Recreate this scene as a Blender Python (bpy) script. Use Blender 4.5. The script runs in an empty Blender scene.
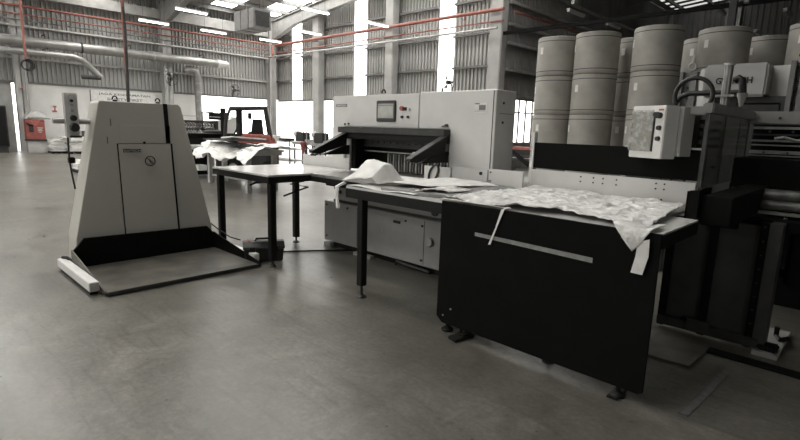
import bpy, bmesh, math, random
from mathutils import Vector, Matrix, noise
random.seed(7)
scene = bpy.context.scene
COL = scene.collection
PI = math.pi

# ------------------------------------------------------------------ materials
def mat(name, col, rough=.5, metal=0., var=.06, scale=6., bump=0., spec=.5, emit=None, estr=0., alpha=None, coat=0.):
    m = bpy.data.materials.new(name); m.use_nodes = True
    nt = m.node_tree; b = nt.nodes['Principled BSDF']
    c = (col, col*.985, col*.95) if not isinstance(col, tuple) else col
    b.inputs['Roughness'].default_value = rough; b.inputs['Metallic'].default_value = metal
    b.inputs['Specular IOR Level'].default_value = spec
    if coat: b.inputs['Coat Weight'].default_value = coat
    tc = nt.nodes.new('ShaderNodeTexCoord'); n = nt.nodes.new('ShaderNodeTexNoise')
    n.inputs['Scale'].default_value = scale; n.inputs['Detail'].default_value = 5
    nt.links.new(tc.outputs['Object'], n.inputs['Vector'])
    r = nt.nodes.new('ShaderNodeValToRGB')
    lo = [max(0, x*(1-var*2)) for x in c]; hi = [min(1, x*(1+var*2)) for x in c]
    r.color_ramp.elements[0].position = .3; r.color_ramp.elements[1].position = .7
    r.color_ramp.elements[0].color = (*lo, 1); r.color_ramp.elements[1].color = (*hi, 1)
    nt.links.new(n.outputs['Fac'], r.inputs['Fac']); nt.links.new(r.outputs['Color'], b.inputs['Base Color'])
    if bump:
        bp = nt.nodes.new('ShaderNodeBump'); bp.inputs['Strength'].default_value = bump; bp.inputs['Distance'].default_value = .02
        nt.links.new(n.outputs['Fac'], bp.inputs['Height']); nt.links.new(bp.outputs['Normal'], b.inputs['Normal'])
    if emit:
        b.inputs['Emission Color'].default_value = (*emit, 1); b.inputs['Emission Strength'].default_value = estr
    if alpha is not None: b.inputs['Alpha'].default_value = alpha
    return m
M = {}
M['grey'] = mat('machine_grey_paint', .62, .42, var=.02)
M['liftgrey'] = mat('lift_grey_paint', (.47,.455,.41), .5, var=.03, scale=2)
M['basegrey'] = mat('shaded_grey_paint', .36, .45, var=.03)  # machine grey darkened to stand for the shade under the tables
M['cream'] = mat('pale_paint', .70, .5, var=.03)
M['black'] = mat('black_board', .005, .7, var=.1, spec=.1)
M['blacksteel'] = mat('black_steel', .009, .5, var=.12, spec=.2)
M['gantrygrey'] = mat('shaded_gantry_paint', .20, .45, var=.05)  # base grey darkened again to stand for the dim light on the gantry
M['panelgrey'] = mat('dim_panel_paint', .045, .6, var=.15)  # grey of the lower gantry panels and post, darkened to stand for shadow
M['dark'] = mat('dark_steel', .03, .5, var=.2)
M['rubber'] = mat('black_rubber', .01, .45, spec=.4)
M['steel'] = mat('bare_steel', .42, .35, metal=.8, var=.08, scale=14)
M['rollersteel2'] = mat('dull_cylinder_steel', .22, .35, metal=.7, var=.1, scale=14)
M['rollersteel'] = mat('dark_roller_steel', .13, .45, metal=.6, var=.2, scale=14)  # darker than the bare steel, for the gantry rollers
M['galv'] = mat('galvanised_steel', .42, .5, metal=.2, var=.08, scale=3)
M['duct'] = mat('spiral_duct', .34, .38, metal=.5, var=.08, scale=4)
M['whitecol'] = mat('column_paint', .40, .6, var=.06, scale=2)
M['masonry'] = mat('painted_masonry', .72, .8, var=.04, scale=1.2, bump=.1)
M['masonry_grey'] = mat('worn_masonry', .40, .8, var=.08, scale=2, bump=.1)
M['clad'] = mat('corrugated_sheet', .40, .55, metal=.0, var=.07, scale=.7)
M['clad_dark'] = mat('dark_corrugated_sheet', .24, .6, var=.12, scale=.7)  # darker and more varied than the other corrugated sheet
M['roof'] = mat('roof_sheet', .26, .65, var=.1, scale=.6)
M['purlin'] = mat('purlin_steel', .16, .6, var=.1)
M['rafter'] = mat('rafter_paint', .24, .6, var=.08)
M['tabletop'] = mat('laminate_top', .66, .18, var=.05, scale=5)
M['rust'] = mat('worn_steel_plate', (.105,.097,.082), .5, metal=.2, var=.28, scale=3.5, bump=.05)
M['board'] = mat('fibre_board', .26, .6, var=.08)
M['paper'] = mat('white_paper', .80, .75, var=.05, scale=9, bump=.25)
M['tyvek'] = mat('crumpled_sheet', .72, .6, var=.12, scale=16, bump=.9)
M['kraft'] = mat('kraft_wrapping', (.33,.315,.285), .6, var=.07, scale=2.4)
M['kraftline'] = mat('wrapping_seam', .03, .7)
M['label'] = mat('white_label', .7, .7)
M['red'] = mat('red_paint', (.27,.075,.06), .6, var=.1)
M['redpipe'] = mat('red_pipe_paint', (.30,.11,.085), .55, var=.08)
M['dimred'] = mat('faded_red_paint', (.36,.11,.09), .6, var=.15, scale=18)
M['screen'] = mat('touch_screen', (.34,.34,.30), .15, var=.08, scale=12)
M['lamp'] = mat('fluorescent_tube', .9, .5, emit=(1,.99,.95), estr=6)
M['lampdim'] = mat('lamp_fitting', .6, .5)
M['sky'] = mat('translucent_sheet', .8, .6, emit=(1,.99,.96), estr=3)
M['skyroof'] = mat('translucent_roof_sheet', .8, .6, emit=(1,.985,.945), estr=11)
M['skydim'] = mat('dim_translucent_sheet', .5, .6, emit=(1,.985,.945), estr=.7, var=.2)  # glow set low so the far strips barely light the rolls
M['outside'] = mat('outside_concrete', .7, .9, var=.05, scale=.5)
M['wood'] = mat('pale_wood', .45, .7, var=.1)
M['ink'] = mat('printed_ink', .02, .6)
M['inkgrey'] = mat('grey_ink', .18, .6)
M['tapedim'] = mat('dark_floor_tape', .13, .7, var=.15, scale=20)  # darker tone than the masking tape
M['tape'] = mat('masking_tape', .27, .7, var=.08, scale=30)
M['whitetext'] = mat('white_print', .6, .7)
M['glass'] = None
def glass(name, rough, alpha, tint=.5, nscale=7, sw=.12):
    m = bpy.data.materials.new(name); m.use_nodes = True
    nt = m.node_tree; nt.nodes.clear()
    o = nt.nodes.new('ShaderNodeOutputMaterial'); mx = nt.nodes.new('ShaderNodeMixShader')
    t = nt.nodes.new('ShaderNodeBsdfTransparent'); t.inputs[0].default_value = (.8,.8,.78,1)
    p = nt.nodes.new('ShaderNodeBsdfPrincipled'); p.inputs['Base Color'].default_value = (tint,tint,tint*.95,1); p.inputs['Roughness'].default_value = rough
    tc = nt.nodes.new('ShaderNodeTexCoord'); n = nt.nodes.new('ShaderNodeTexNoise'); n.inputs['Scale'].default_value = nscale
    r = nt.nodes.new('ShaderNodeMapRange'); r.inputs[1].default_value = .3; r.inputs[2].default_value = .7; r.inputs[3].default_value = alpha-sw; r.inputs[4].default_value = alpha+sw
    nt.links.new(tc.outputs['Object'], n.inputs[0]); nt.links.new(n.outputs['Fac'], r.inputs[0]); nt.links.new(r.outputs[0], mx.inputs[0])
    nt.links.new(t.outputs[0], mx.inputs[1]); nt.links.new(p.outputs[0], mx.inputs[2]); nt.links.new(mx.outputs[0], o.inputs[0])
    return m
M['glass'] = glass('acrylic', .2, .3, .22)
M['film'] = glass('plastic_film', .10, .35, .6, 30, .22)

def floor_mat():
    m = bpy.data.materials.new('power_floated_concrete'); m.use_nodes = True
    nt = m.node_tree; b = nt.nodes['Principled BSDF']; L = nt.links.new
    tc = nt.nodes.new('ShaderNodeTexCoord')
    def nz(scale, det=6, rough=.6, dist=0., vec=None):
        n = nt.nodes.new('ShaderNodeTexNoise'); n.inputs['Scale'].default_value = scale; n.inputs['Detail'].default_value = det
        n.inputs['Roughness'].default_value = rough; n.inputs['Distortion'].default_value = dist
        L(vec or tc.outputs['Object'], n.inputs['Vector']); return n
    def ramp(src, a, b_, ca, cb):
        r = nt.nodes.new('ShaderNodeValToRGB'); r.color_ramp.elements[0].position = a; r.color_ramp.elements[1].position = b_
        r.color_ramp.elements[0].color = (*ca, 1); r.color_ramp.elements[1].color = (*cb, 1); L(src, r.inputs['Fac']); return r
    def mul(a, b_, f=1.):
        x = nt.nodes.new('ShaderNodeMixRGB'); x.blend_type = 'MULTIPLY'; x.inputs[0].default_value = f
        L(a, x.inputs[1]); L(b_, x.inputs[2]); return x
    n1 = nz(.55, 8, .62, .6); n2 = nz(3.2, 8, .7, 1.); n3 = nz(30, 5, .7)
    c1 = ramp(n1.outputs['Fac'], .3, .72, (.078,.073,.062), (.200,.191,.168))
    c2 = ramp(n2.outputs['Fac'], .34, .66, (.70,.69,.67), (1.2,1.2,1.18))
    c3 = ramp(n3.outputs['Fac'], .35, .65, (.80,.80,.80), (1.12,1.12,1.12))
    x = mul(c1.outputs[0], c2.outputs[0]); x = mul(x.outputs[0], c3.outputs[0])
    # dark oil specks
    v = nt.nodes.new('ShaderNodeTexVoronoi'); v.inputs['Scale'].default_value = 6.5; L(tc.outputs['Object'], v.inputs['Vector'])
    sp = ramp(v.outputs['Distance'], .035, .07, (.42,.42,.42), (1,1,1)); x = mul(x.outputs[0], sp.outputs[0])
    # scuffs stretched along one direction
    mp = nt.nodes.new('ShaderNodeMapping'); mp.inputs['Rotation'].default_value = (0,0,.75); mp.inputs['Scale'].default_value = (1.2,9,1)
    L(tc.outputs['Object'], mp.inputs['Vector']); n4 = nz(1.6, 5, .6, .5, mp.outputs[0])
    c4 = ramp(n4.outputs['Fac'], .34, .46, (.80,.79,.77), (1,1,1)); x = mul(x.outputs[0], c4.outputs[0])
    # sawn joints on a grid
    sx = nt.nodes.new('ShaderNodeSeparateXYZ'); L(tc.outputs['Object'], sx.inputs[0])
    def joint(src, per, off):
        a = nt.nodes.new('ShaderNodeMath'); a.operation = 'ADD'; a.inputs[1].default_value = off; L(src, a.inputs[0])
        md = nt.nodes.new('ShaderNodeMath'); md.operation = 'PINGPONG'; md.inputs[1].default_value = per/2; L(a.outputs[0], md.inputs[0])
        return ramp(md.outputs[0], .006, .014, (.5,.5,.5), (1,1,1))
    j1 = joint(sx.outputs['Y'], 6.0, 0.8); j2 = joint(sx.outputs['X'], 12.0, 9.0)
    x = mul(x.outputs[0], j1.outputs[0]); x = mul(x.outputs[0], j2.outputs[0])
    L(x.outputs[0], b.inputs['Base Color'])
    rr = nt.nodes.new('ShaderNodeMapRange'); rr.inputs[1].default_value = .3; rr.inputs[2].default_value = .7; rr.inputs[3].default_value = .27; rr.inputs[4].default_value = .41
    L(n2.outputs['Fac'], rr.inputs[0]); L(rr.outputs[0], b.inputs['Roughness'])
    bp = nt.nodes.new('ShaderNodeBump'); bp.inputs['Strength'].default_value = .12; bp.inputs['Distance'].default_value = .015
    L(n2.outputs['Fac'], bp.inputs['Height']); L(bp.outputs[0], b.inputs['Normal'])
    return m
M['floor'] = floor_mat()

# ------------------------------------------------------------------ mesh builder
FR = {}
class MB:
    def __init__(s): s.v = []; s.f = []
    def add(s, vs, fs):
        o = len(s.v); s.v += [Vector(p) for p in vs]; s.f += [tuple(i+o for i in q) for q in fs]; return s
    def box(s, x0, y0, z0, x1, y1, z1):
        x0, x1 = min(x0,x1), max(x0,x1); y0, y1 = min(y0,y1), max(y0,y1); z0, z1 = min(z0,z1), max(z0,z1)
        return s.add([(x0,y0,z0),(x1,y0,z0),(x1,y1,z0),(x0,y1,z0),(x0,y0,z1),(x1,y0,z1),(x1,y1,z1),(x0,y1,z1)],
              [(0,3,2,1),(4,5,6,7),(0,1,5,4),(1,2,6,5),(2,3,7,6),(3,0,4,7)])
    def cb(s, x0, y0, z0, x1, y1, z1, b=.01):      # box with all edges chamfered
        bm = bmesh.new(); bmesh.ops.create_cube(bm, size=1)
        for v in bm.verts: v.co = Vector(((x0+x1)/2+v.co.x*abs(x1-x0), (y0+y1)/2+v.co.y*abs(y1-y0), (z0+z1)/2+v.co.z*abs(z1-z0)))
        b = min(b, .45*min(abs(x1-x0), abs(y1-y0), abs(z1-z0)))
        bmesh.ops.bevel(bm, geom=bm.edges[:], offset=b, segments=2, affect='EDGES')
        bm.verts.index_update(); s.add([v.co.copy() for v in bm.verts], [tuple(v.index for v in f.verts) for f in bm.faces]); bm.free(); return s
    def prism(s, pts, ext):                          # 3D polygon extruded by a vector
        n = len(pts); e = Vector(ext); a = [Vector(p) for p in pts]
        return s.add(a+[p+e for p in a], [tuple(range(n))[::-1], tuple(range(n,2*n))]+[(i,(i+1)%n,n+(i+1)%n,n+i) for i in range(n)])
    def cyl(s, p0, p1, r0, r1=None, n=16, cap=True):
        r1 = r0 if r1 is None else r1; p0, p1 = Vector(p0), Vector(p1); d = (p1-p0).normalized()
        a = d.cross(Vector((0,0,1)) if abs(d.z) < .9 else Vector((1,0,0))).normalized(); b = d.cross(a)
        vs = [p+(a*math.cos(t*2*PI/n)+b*math.sin(t*2*PI/n))*r for p, r in ((p0,r0),(p1,r1)) for t in range(n)]
        fs = [(t,(t+1)%n,n+(t+1)%n,n+t) for t in range(n)]
        if cap: fs += [tuple(range(n))[::-1], tuple(range(n,2*n))]
        return s.add(vs, fs)
    def lathe(s, c, prof, n=28):                     # profile (r, z) about a vertical axis
        c = Vector(c); vs = []; k = len(prof)
        for r, z in prof: vs += [c+Vector((r*math.cos(t*2*PI/n), r*math.sin(t*2*PI/n), z)) for t in range(n)]
        fs = [(j*n+t, j*n+(t+1)%n, (j+1)*n+(t+1)%n, (j+1)*n+t) for j in range(k-1) for t in range(n)]
        return s.add(vs, fs+[tuple(range(n))[::-1], tuple(range((k-1)*n, k*n))])
    def tube(s, pts, r, n=8, closed=False):
        P = [Vector(p) for p in pts]; k = len(P); rings = []; prev = None
        for i, p in enumerate(P):
            d = (P[(i+1) % k]-P[i-1]) if closed else (P[min(i+1,k-1)]-P[max(i-1,0)])
            d.normalize()
            if prev is None: a = d.cross(Vector((0,0,1)) if abs(d.z) < .9 else Vector((1,0,0))).normalized()
            else: a = (prev-d*prev.dot(d)).normalized()
            prev = a; b = d.cross(a); rings.append([p+(a*math.cos(t*2*PI/n)+b*math.sin(t*2*PI/n))*r for t in range(n)])
        vs = [v for q in rings for v in q]
        fs = [(j*n+t, j*n+(t+1)%n, ((j+1)%k)*n+(t+1)%n, ((j+1)%k)*n+t) for j in range(k if closed else k-1) for t in range(n)]
        if not closed: fs += [tuple(range(n))[::-1], tuple(range((k-1)*n,k*n))]
        return s.add(vs, fs)
    def build(s, name, m, parent=None, loc=None, smooth=False, bevel=0, thick=0, label=None):
        me = bpy.data.meshes.new(name)
        if parent is not None: inv = FR[parent.name].inverted()
        else: inv = Matrix.Translation(Vector(loc)).inverted() if loc is not None else Matrix.Identity(4)
        me.from_pydata([inv @ p for p in s.v], [], s.f); me.materials.append(M[m]); me.update()
        bm = bmesh.new(); bm.from_mesh(me); bmesh.ops.recalc_face_normals(bm, faces=bm.faces[:]); bm.to_mesh(me); bm.free()
        o = bpy.data.objects.new(name, me); COL.objects.link(o)
        if parent is not None: o.parent = parent; FR[o.name] = FR[parent.name]
        else:
            if loc is not None: o.location = loc
            FR[o.name] = inv.inverted()
        if smooth:
            for p in me.polygons: p.use_smooth = True
            if smooth != 'all':
                me.set_sharp_from_angle(angle=.7)
        if thick:
            md = o.modifiers.new('thickness', 'SOLIDIFY'); md.thickness = thick; md.offset = 0
        if bevel:
            md = o.modifiers.new('edges', 'BEVEL'); md.width = bevel; md.segments = 2; md.limit_method = 'ANGLE'
        if label: o['label'] = label
        return o
def arc(c, r, a0, a1, n, plane='xz'):
    out = []
    for i in range(n+1):
        a = a0+(a1-a0)*i/n; u, w = r*math.cos(a), r*math.sin(a)
        out.append({'xz':(c[0]+u,c[1],c[2]+w),'yz':(c[0],c[1]+u,c[2]+w),'xy':(c[0]+u,c[1]+w,c[2])}[plane])
    return out
def tag(o, label, cat, group=None, kind=None):
    if label: o['label'] = label
    if cat: o['category'] = cat
    if group: o['group'] = group
    if kind: o['kind'] = kind
    return o
def thing(name, label, cat, loc, rz=0, group=None):
    o = bpy.data.objects.new(name, None); COL.objects.link(o); o.empty_display_size = .1
    o.location = loc; o.rotation_euler = (0,0,rz)
    FR[o.name] = Matrix.Translation(Vector(loc)) @ Matrix.Rotation(rz, 4, 'Z')
    return tag(o, label, cat, group)
def struct(name, mb, m, parent=None, **k):
    o = mb.build(name, m, parent, **k)
    o['kind'] = 'structure'
    return o
def local(root, mb):                                # author in the root's own frame
    mb.v = [FR[root.name] @ p for p in mb.v]; return mb
def dup(root, loc, label=None, rz=None, group=None):
    r = root.copy(); COL.objects.link(r); r.location = loc
    if rz is not None: r.rotation_euler = (0,0,rz)
    if label: r['label'] = label
    if group: r['group'] = group
    for ch in list(root.children):
        c = ch.copy(); COL.objects.link(c); c.parent = r
        for g in list(ch.children):
            d = g.copy(); COL.objects.link(d); d.parent = c
    return r
def text(name, body, m, parent, origin, right, up, height, width=None, depth=.002, bold=0.):
    cu = bpy.data.curves.new(name, 'FONT'); cu.body = body; cu.size = 1; cu.extrude = depth; cu.offset = bold
    o = bpy.data.objects.new('tmp', cu); COL.objects.link(o)
    bpy.context.view_layer.update()
    me = bpy.data.meshes.new_from_object(o.evaluated_get(bpy.context.evaluated_depsgraph_get()))
    bpy.data.objects.remove(o)
    xs = [v.co.x for v in me.vertices]; ys = [v.co.y for v in me.vertices]
    sx = (width/(max(xs)-min(xs))) if width else height/(max(ys)-min(ys)); sy = height/(max(ys)-min(ys))
    R, U = Vector(right).normalized(), Vector(up).normalized(); N = R.cross(U); O = Vector(origin)
    inv = FR[parent.name].inverted()
    for v in me.vertices: v.co = inv @ (O+R*((v.co.x-min(xs))*sx)+U*((v.co.y-min(ys))*sy)+N*v.co.z)
    me.materials.clear(); me.materials.append(M[m])
    o = bpy.data.objects.new(name, me); COL.objects.link(o); o.parent = parent; FR[o.name] = FR[parent.name]
    return o

# ================================================================== THE SETTING
struct('floor', MB().box(-27.7,-12,-.12, 9,42,0), 'floor')
struct('ground', MB().box(-60,-30,-.20, -27.7,60,-.02).box(-27.7,42,-.2, 9,60,-.02).box(9,-30,-.2,30,60,-.02).box(-27.7,-30,-.2,9,-12,-.02), 'outside')

def corr(axis, c, a0, a1, z0, z1, pitch, depth, zf=None):
    mb = MB(); n = int(abs(a1-a0)/pitch); prof = []
    for i in range(n):
        s = a0+(a1-a0)*i/n; q = (a1-a0)/n
        prof += [(s, 0), (s+q*.45, 0), (s+q*.55, depth), (s+q*.9, depth)]
    prof.append((a1, 0)); vs = []
    for s, d in prof:
        zt = zf(s) if zf else z1
        vs += [(c+d, s, z0), (c+d, s, zt)] if axis == 'x' else [(s, c+d, z0), (s, c+d, zt)]
    return mb.add(vs, [(2*i, 2*i+2, 2*i+3, 2*i+1) for i in range(len(prof)-1)])
def roofz(x):
    return 7.55+(x+27.6)*.1 if x < -7 else 7.55+20.6*.1-(x+7)*.1

# left wall: painted masonry below, corrugated sheet above
wl = struct('wall_left', MB().box(-27.75,4.75,0, -27.5,12.4,3.0).box(-27.75,-12,0,-27.5,2.9,3.0), 'masonry')
struct('cladding', corr('x', -27.62, -12, 17.7, 2.98, 7.6, .18, .085), 'clad', wl)
mb = MB().box(-27.62,-12,2.94,-27.46,17.3,3.03); struct('lintel', mb, 'purlin', wl)
for z in (4.0, 5.33, 6.62):
    struct('girt', MB().box(-27.57,-12,z-.05,-27.42,17.3,z+.05), 'galv', wl)
struct('door_1', MB().box(-27.66,2.9,0,-27.60,4.38,3.0).box(-27.60,3.5,0,-27.58,3.55,3.0), 'galv')
# back wall with three translucent strips and an open lower band
strips = [(-25.98,-24.98), (-20.45,-19.5), (-14.85,-13.98)]
edges = [-27.5]+[e for s in strips for e in s]+[-11.5]
wb = struct('wall_back', MB().box(-27.5,17.46,2.86,-11.5,17.62,2.95), 'purlin')
for i in range(0, len(edges), 2):
    struct('cladding', corr('y', 17.56, edges[i], edges[i+1], 2.9, 9, .18, .08, roofz), 'clad', wb)
for z in (4.05, 5.33, 6.62, 7.8):
    for i in range(0, len(edges), 2):
        if roofz(edges[i]) > z: struct('girt', MB().box(edges[i],17.40,z-.04,edges[i+1],17.54,z+.04), 'purlin', wb)
for k, (a, b) in enumerate(strips):
    struct('window_%d' % (k+1), MB().box(a,17.57,2.95,b,17.6,roofz(a)-.05), 'sky')
# inner wall running on behind the stacked rolls
wi = struct('wall_right', MB().box(-11.55,17.6,0,-11.35,36,1.0), 'masonry_grey')
struct('masonry_pier', MB().box(-11.55,21.6,1.0,-11.35,23,2.85).box(-11.55,26.6,1.0,-11.35,28,2.85), 'masonry_grey', wi)
struct('cladding', corr('x', -11.5, 17.42, 36, 2.85, 9.15, .2, .08), 'clad_dark', wi)
for z in (2.9, 3.9, 4.9, 5.6, 6.4, 7.2):
    struct('girt', MB().box(-11.45,17.6,z-.05,-11.3,36,z+.05), 'galv', wi)
w4 = struct('window_4', MB().box(-11.5,17.75,1.0,-11.4,21.6,1.06).box(-11.5,17.75,2.78,-11.4,21.6,2.85).box(-11.5,17.75,2.25,-11.42,21.6,2.30), 'whitecol')
for k in range(8):
    y = 17.8+k*.54; struct('muntin', MB().box(-11.49,y-.02,1.06,-11.43,y+.02,2.78), 'whitecol', w4)
# closing walls never in the frame; their window openings are added for light
struct('wall_front', MB().box(-27.7,-12.2,0,9,-12,1.5).box(-27.7,-12.2,4.5,9,-12,9.6).box(-27.7,-12.2,1.5,-22,-12,4.5).box(-9,-12.2,1.5,9,-12,4.5), 'clad_dark')
struct('wall_side', MB().box(9,-12,0,9.2,42,1.2).box(9,-12,4.2,9.2,42,9.2).box(9,-4,1.2,9.2,42,4.2).box(9,-12,1.2,9.2,-10,4.2), 'clad_dark')
w5 = struct('window_5', MB().box(-22,-12.15,2.95,-9,-12.05,3.05), 'whitecol')  # added window, out of view, to light the cutter front
for k in range(9): struct('muntin', MB().box(-22+k*1.5-.03,-12.14,1.5,-22+k*1.5+.03,-12.06,4.5), 'whitecol', w5)
w6 = struct('window_6', MB().box(9.05,-10,2.65,9.15,-4,2.75), 'whitecol')  # added window, out of view, to light the lift front
for k in range(5): struct('muntin', MB().box(9.06,-10+k*1.4-.03,1.2,9.14,-10+k*1.4+.03,4.2), 'whitecol', w6)
wf = struct('wall_far', MB().box(-11.7,36.0,0,9,36.2,4.5).box(-11.75,35.9,4.5,-11.2,36.25,9.3), 'masonry_grey')
struct('cladding', corr('y', 36.05, -11.4, 9, 4.4, 8, .3, .06, lambda s: roofz(s)), 'clad_dark', wf)

# columns
def column(x0, x1, y0, y1, h, m='whitecol', flange=True):
    mb = MB()
    if flange:
        w = .03; mb.box(x0,y0,0,x0+w,y1,h).box(x1-w,y0,0,x1,y1,h).box(x0,(y0+y1)/2-.02,0,x1,(y0+y1)/2+.02,h)
    else: mb.cb(x0,y0,0,x1,y1,h,.03)
    mb.box(x0-.08,y0-.08,0,x1+.08,y1+.08,.03)
    return struct('column', mb, m)
for y in (-7.7,-1.6,4.46,10.6,16.7): column(-27.42,-27.02,y,y+.42,7.5)
for a, b in ((-23.25,-22.7),(-17.65,-17.12),(-11.85,-11.3)): column(a,b,17.0,17.4,roofz(a),flange=False)
column(-4.6,-4.2,20,20.4,9,'rafter'); column(-1.0,-.6,20,20.4,9,'rafter')

# roof: ribbed sheets with translucent strips, purlins, rafters
roof_strips = [(-10.2,-8.8),(-4.2,-2.8),(1.6,3.0),(7.2,8.6),(13.1,14.3),(15.7,17.0),(31.7,32.1),(32.6,33.0),(33.5,33.9),(34.4,34.8),(35.3,35.7)]
ys = [-12.2]
for a, b in roof_strips: ys += [a, b]
ys += [36.3]
ce = struct('ceiling', MB().box(-27.8,-12.2,7.5,-27.5,17.6,7.62), 'roof')
def slope(x0, x1, y0, y1, up=0, t=.03):
    z0, z1 = roofz(x0)+up, roofz(x1)+up
    return MB().add([(x0,y0,z0),(x1,y0,z1),(x1,y1,z1),(x0,y1,z0),(x0,y0,z0+t),(x1,y0,z1+t),(x1,y1,z1+t),(x0,y1,z0+t)],
        [(0,3,2,1),(4,5,6,7),(0,1,5,4),(1,2,6,5),(2,3,7,6),(3,0,4,7)])
def roof_piece(name, y0, y1, m, dark=False):
    mb = MB()
    for x0, x1 in ((-27.8,-7),(-7,9.2)):
        if name == 'skylight': x0, x1 = (-26.8,-7.0) if x0 < -20 else ((-7,-2.5) if y1 < 5 else (-6.8,-5.5))
        if name == 'skylight' and x0 > -8 and y1 > 5: continue
        if name == 'skylight' and x0 < -8 and y1 > 20: x0, x1 = -11, -7
        s = slope(x0, x1, y0, y1); mb.add(s.v, s.f)
    if name == 'skylight':                            # solid sheet where there is no translucent panel
        mb2 = MB()
        for x0, x1 in ((-27.8,-26.8),(-2.5,9.2)) if y1 < 5 else ((-27.8,-26.8),(-7,9.2)) if y1 < 20 else ((-27.8,-11),(-7,9.2)):
            s = slope(x0, x1, y0, y1); mb2.add(s.v, s.f)
        struct('roof_sheet', mb2, 'roof', ce)
    return struct(name, mb, m, ce)
for i in range(len(ys)-1):
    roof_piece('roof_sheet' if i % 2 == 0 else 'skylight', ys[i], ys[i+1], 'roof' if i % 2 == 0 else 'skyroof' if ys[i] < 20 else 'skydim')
for k in range(24):
    x = -27+k*1.5
    y1 = 17.5 if x < -11.6 else 36
    struct('purlin', MB().box(x-.035,-12,roofz(x)-.22,x+.035,y1,roofz(x)-.02).box(x-.035,-12,roofz(x)-.22,x+.09,y1,roofz(x)-.2), 'purlin', ce)
for y in (-7.5,-1.4,4.67,10.8,16.9,23,29.2):
    mb = MB()
    xs = [(-27.4,1.15),(-24.6,.62),(-7,.5),(-7,.5),(6,.62),(9,.9)] if y < 17 else [(-11.3,.6),(-7,.5),(-7,.5),(9,.6)]
    for (xa, da), (xb, db) in zip(xs[:-1], xs[1:]):
        if xa == xb: continue
        za, zb = roofz(xa)-.24, roofz(xb)-.24
        mb.prism([(xa,y-.012,za),(xb,y-.012,zb),(xb,y-.012,zb-db),(xa,y-.012,za-da)], (0,.024,0))
        for u, w in (((za),(zb)),((za-da),(zb-db))):
            mb.prism([(xa,y-.13,u),(xb,y-.13,w),(xb,y-.13,w-.03),(xa,y-.13,u-.03)], (0,.26,0))
    struct('rafter', mb, 'rafter', ce)
# eave gutter beam along the left wall, between the columns
struct('eave_beam', MB().box(-27.35,11.1,6.5,-27.1,16.7,7.0).box(-27.35,4.9,6.5,-27.1,10.6,6.95), 'galv', ce)
struct('eave_beam', MB().box(-11.4,17.1,5.1,8.8,17.2,5.22), 'black', ce)

# ================================================================== OVERHEAD SERVICES
def lamp(loc, label, on=True, rods=True):
    t = thing('fluorescent_lamp', label, 'ceiling lamp', loc, 0, 'fluorescent lamps hung in rows' )
    l = 1.35
    local(t, MB()).v
    b = MB().cb(-.07,0,.03,.07,l,.09,.01); local(t, b).build('housing', 'lampdim', t)
    g = MB()
    for x in (-.03,.03): g.cyl((x,.03,.005),(x,l-.03,.005),.034,n=10)
    local(t, g).build('tube', 'lamp' if on else 'lampdim', t, smooth=True)
    r = MB()
    for y in (.2, l-.2): r.cyl((0,y,.09),(0,y,.09+max(.3, roofz(loc[0])-loc[2]-.3)),.006,n=6)
    local(t, r).build('suspension_rod', 'dark', t)
    return t
lamp((-25.5,9.0,6.0),'lit fluorescent lamp above the big wall duct, nearest the lift tower')
lamp((-25.5,11.9,6.0),'lit fluorescent lamp in front of the pale eave beam')
lamp((-25.4,15.1,6.0),'lit fluorescent lamp at the corner where the red pipes meet')
lamp((-21.75,12.0,6.0),'brightly lit fluorescent lamp hung left of the hall corner, below the dark roof box')
lamp((-21.6,15.0,6.0),'lit fluorescent lamp in front of the narrow strip by the corner')
lamp((-21.7,9.1,6.0),'lit fluorescent lamp at the very top, above the eave beam')
lamp((-17.3,15.5,6.0),'lit fluorescent lamp overlapping the second white wall strip')
lamp((-17.4,12.2,6.0),'lit fluorescent lamp at the top edge, left of the second white strip')
lamp((-9.5,18.6,6.0),'dim fluorescent lamp over the tall roll stacks, nearer of two', False)
lamp((-9.3,21.7,6.0),'dim fluorescent lamp over the tall roll stacks, farther of two', False)
lamp((-5.25,21.3,6.0),'dull fluorescent lamp behind the dark hanging post, nearest one', False)
lamp((-5.15,23.8,6.0),'dull fluorescent lamp beyond the dark hanging post, middle one', False)
lamp((-5.0,26.7,6.0),'dull fluorescent lamp beyond the dark hanging post, farthest one', False)
lamp((-3.5,23.0,6.0),'dull fluorescent lamp near the top right corner above the last roll stack', False)

# red sprinkler mains
t = thing('sprinkler_pipe', 'red sprinkler main running along the left wall with a thinner branch below', 'pipe', (-27.2,-10,6.05))
MB().tube([(-26.94,-10,6.05),(-26.94,16.6,6.05)], .05, 10).build('main_pipe', 'redpipe', t, smooth=True)
MB().tube([(-26.96,-10,5.72),(-26.96,16.6,5.72)], .03, 8).build('branch_pipe', 'redpipe', t, smooth=True)
for y in range(-8,17,3):
    MB().cyl((-26.94,y,6.05),(-26.94,y,5.88),.025,n=8).cyl((-26.94,y,5.88),(-26.94,y,5.86),.05,n=8).build('sprinkler_head', 'redpipe', t)
t = thing('sprinkler_pipe', 'red sprinkler main running across the back wall past the white strips', 'pipe', (-26.9,16.9,5.95))
MB().tube([(-26.7,16.9,6.02),(-11.2,16.9,6.0)], .07, 10).build('main_pipe', 'redpipe', t, smooth=True)
MB().tube([(-26.7,16.95,5.6),(-11.2,16.95,5.6)], .03, 8).build('branch_pipe', 'redpipe', t, smooth=True)
MB().tube([(-26.9,16.8,6.02),(-26.7,16.7,5.75),(-26.7,16.7,5.45),(-26.3,16.7,5.3)], .06, 8).build('elbow', 'redpipe', t, smooth=True)
for x in range(-25,-12,3):
    MB().cyl((x,16.9,5.97),(x,16.9,5.8),.025,n=8).cyl((x,16.9,5.8),(x,16.9,5.78),.05,n=8).build('sprinkler_head', 'redpipe', t)
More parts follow.
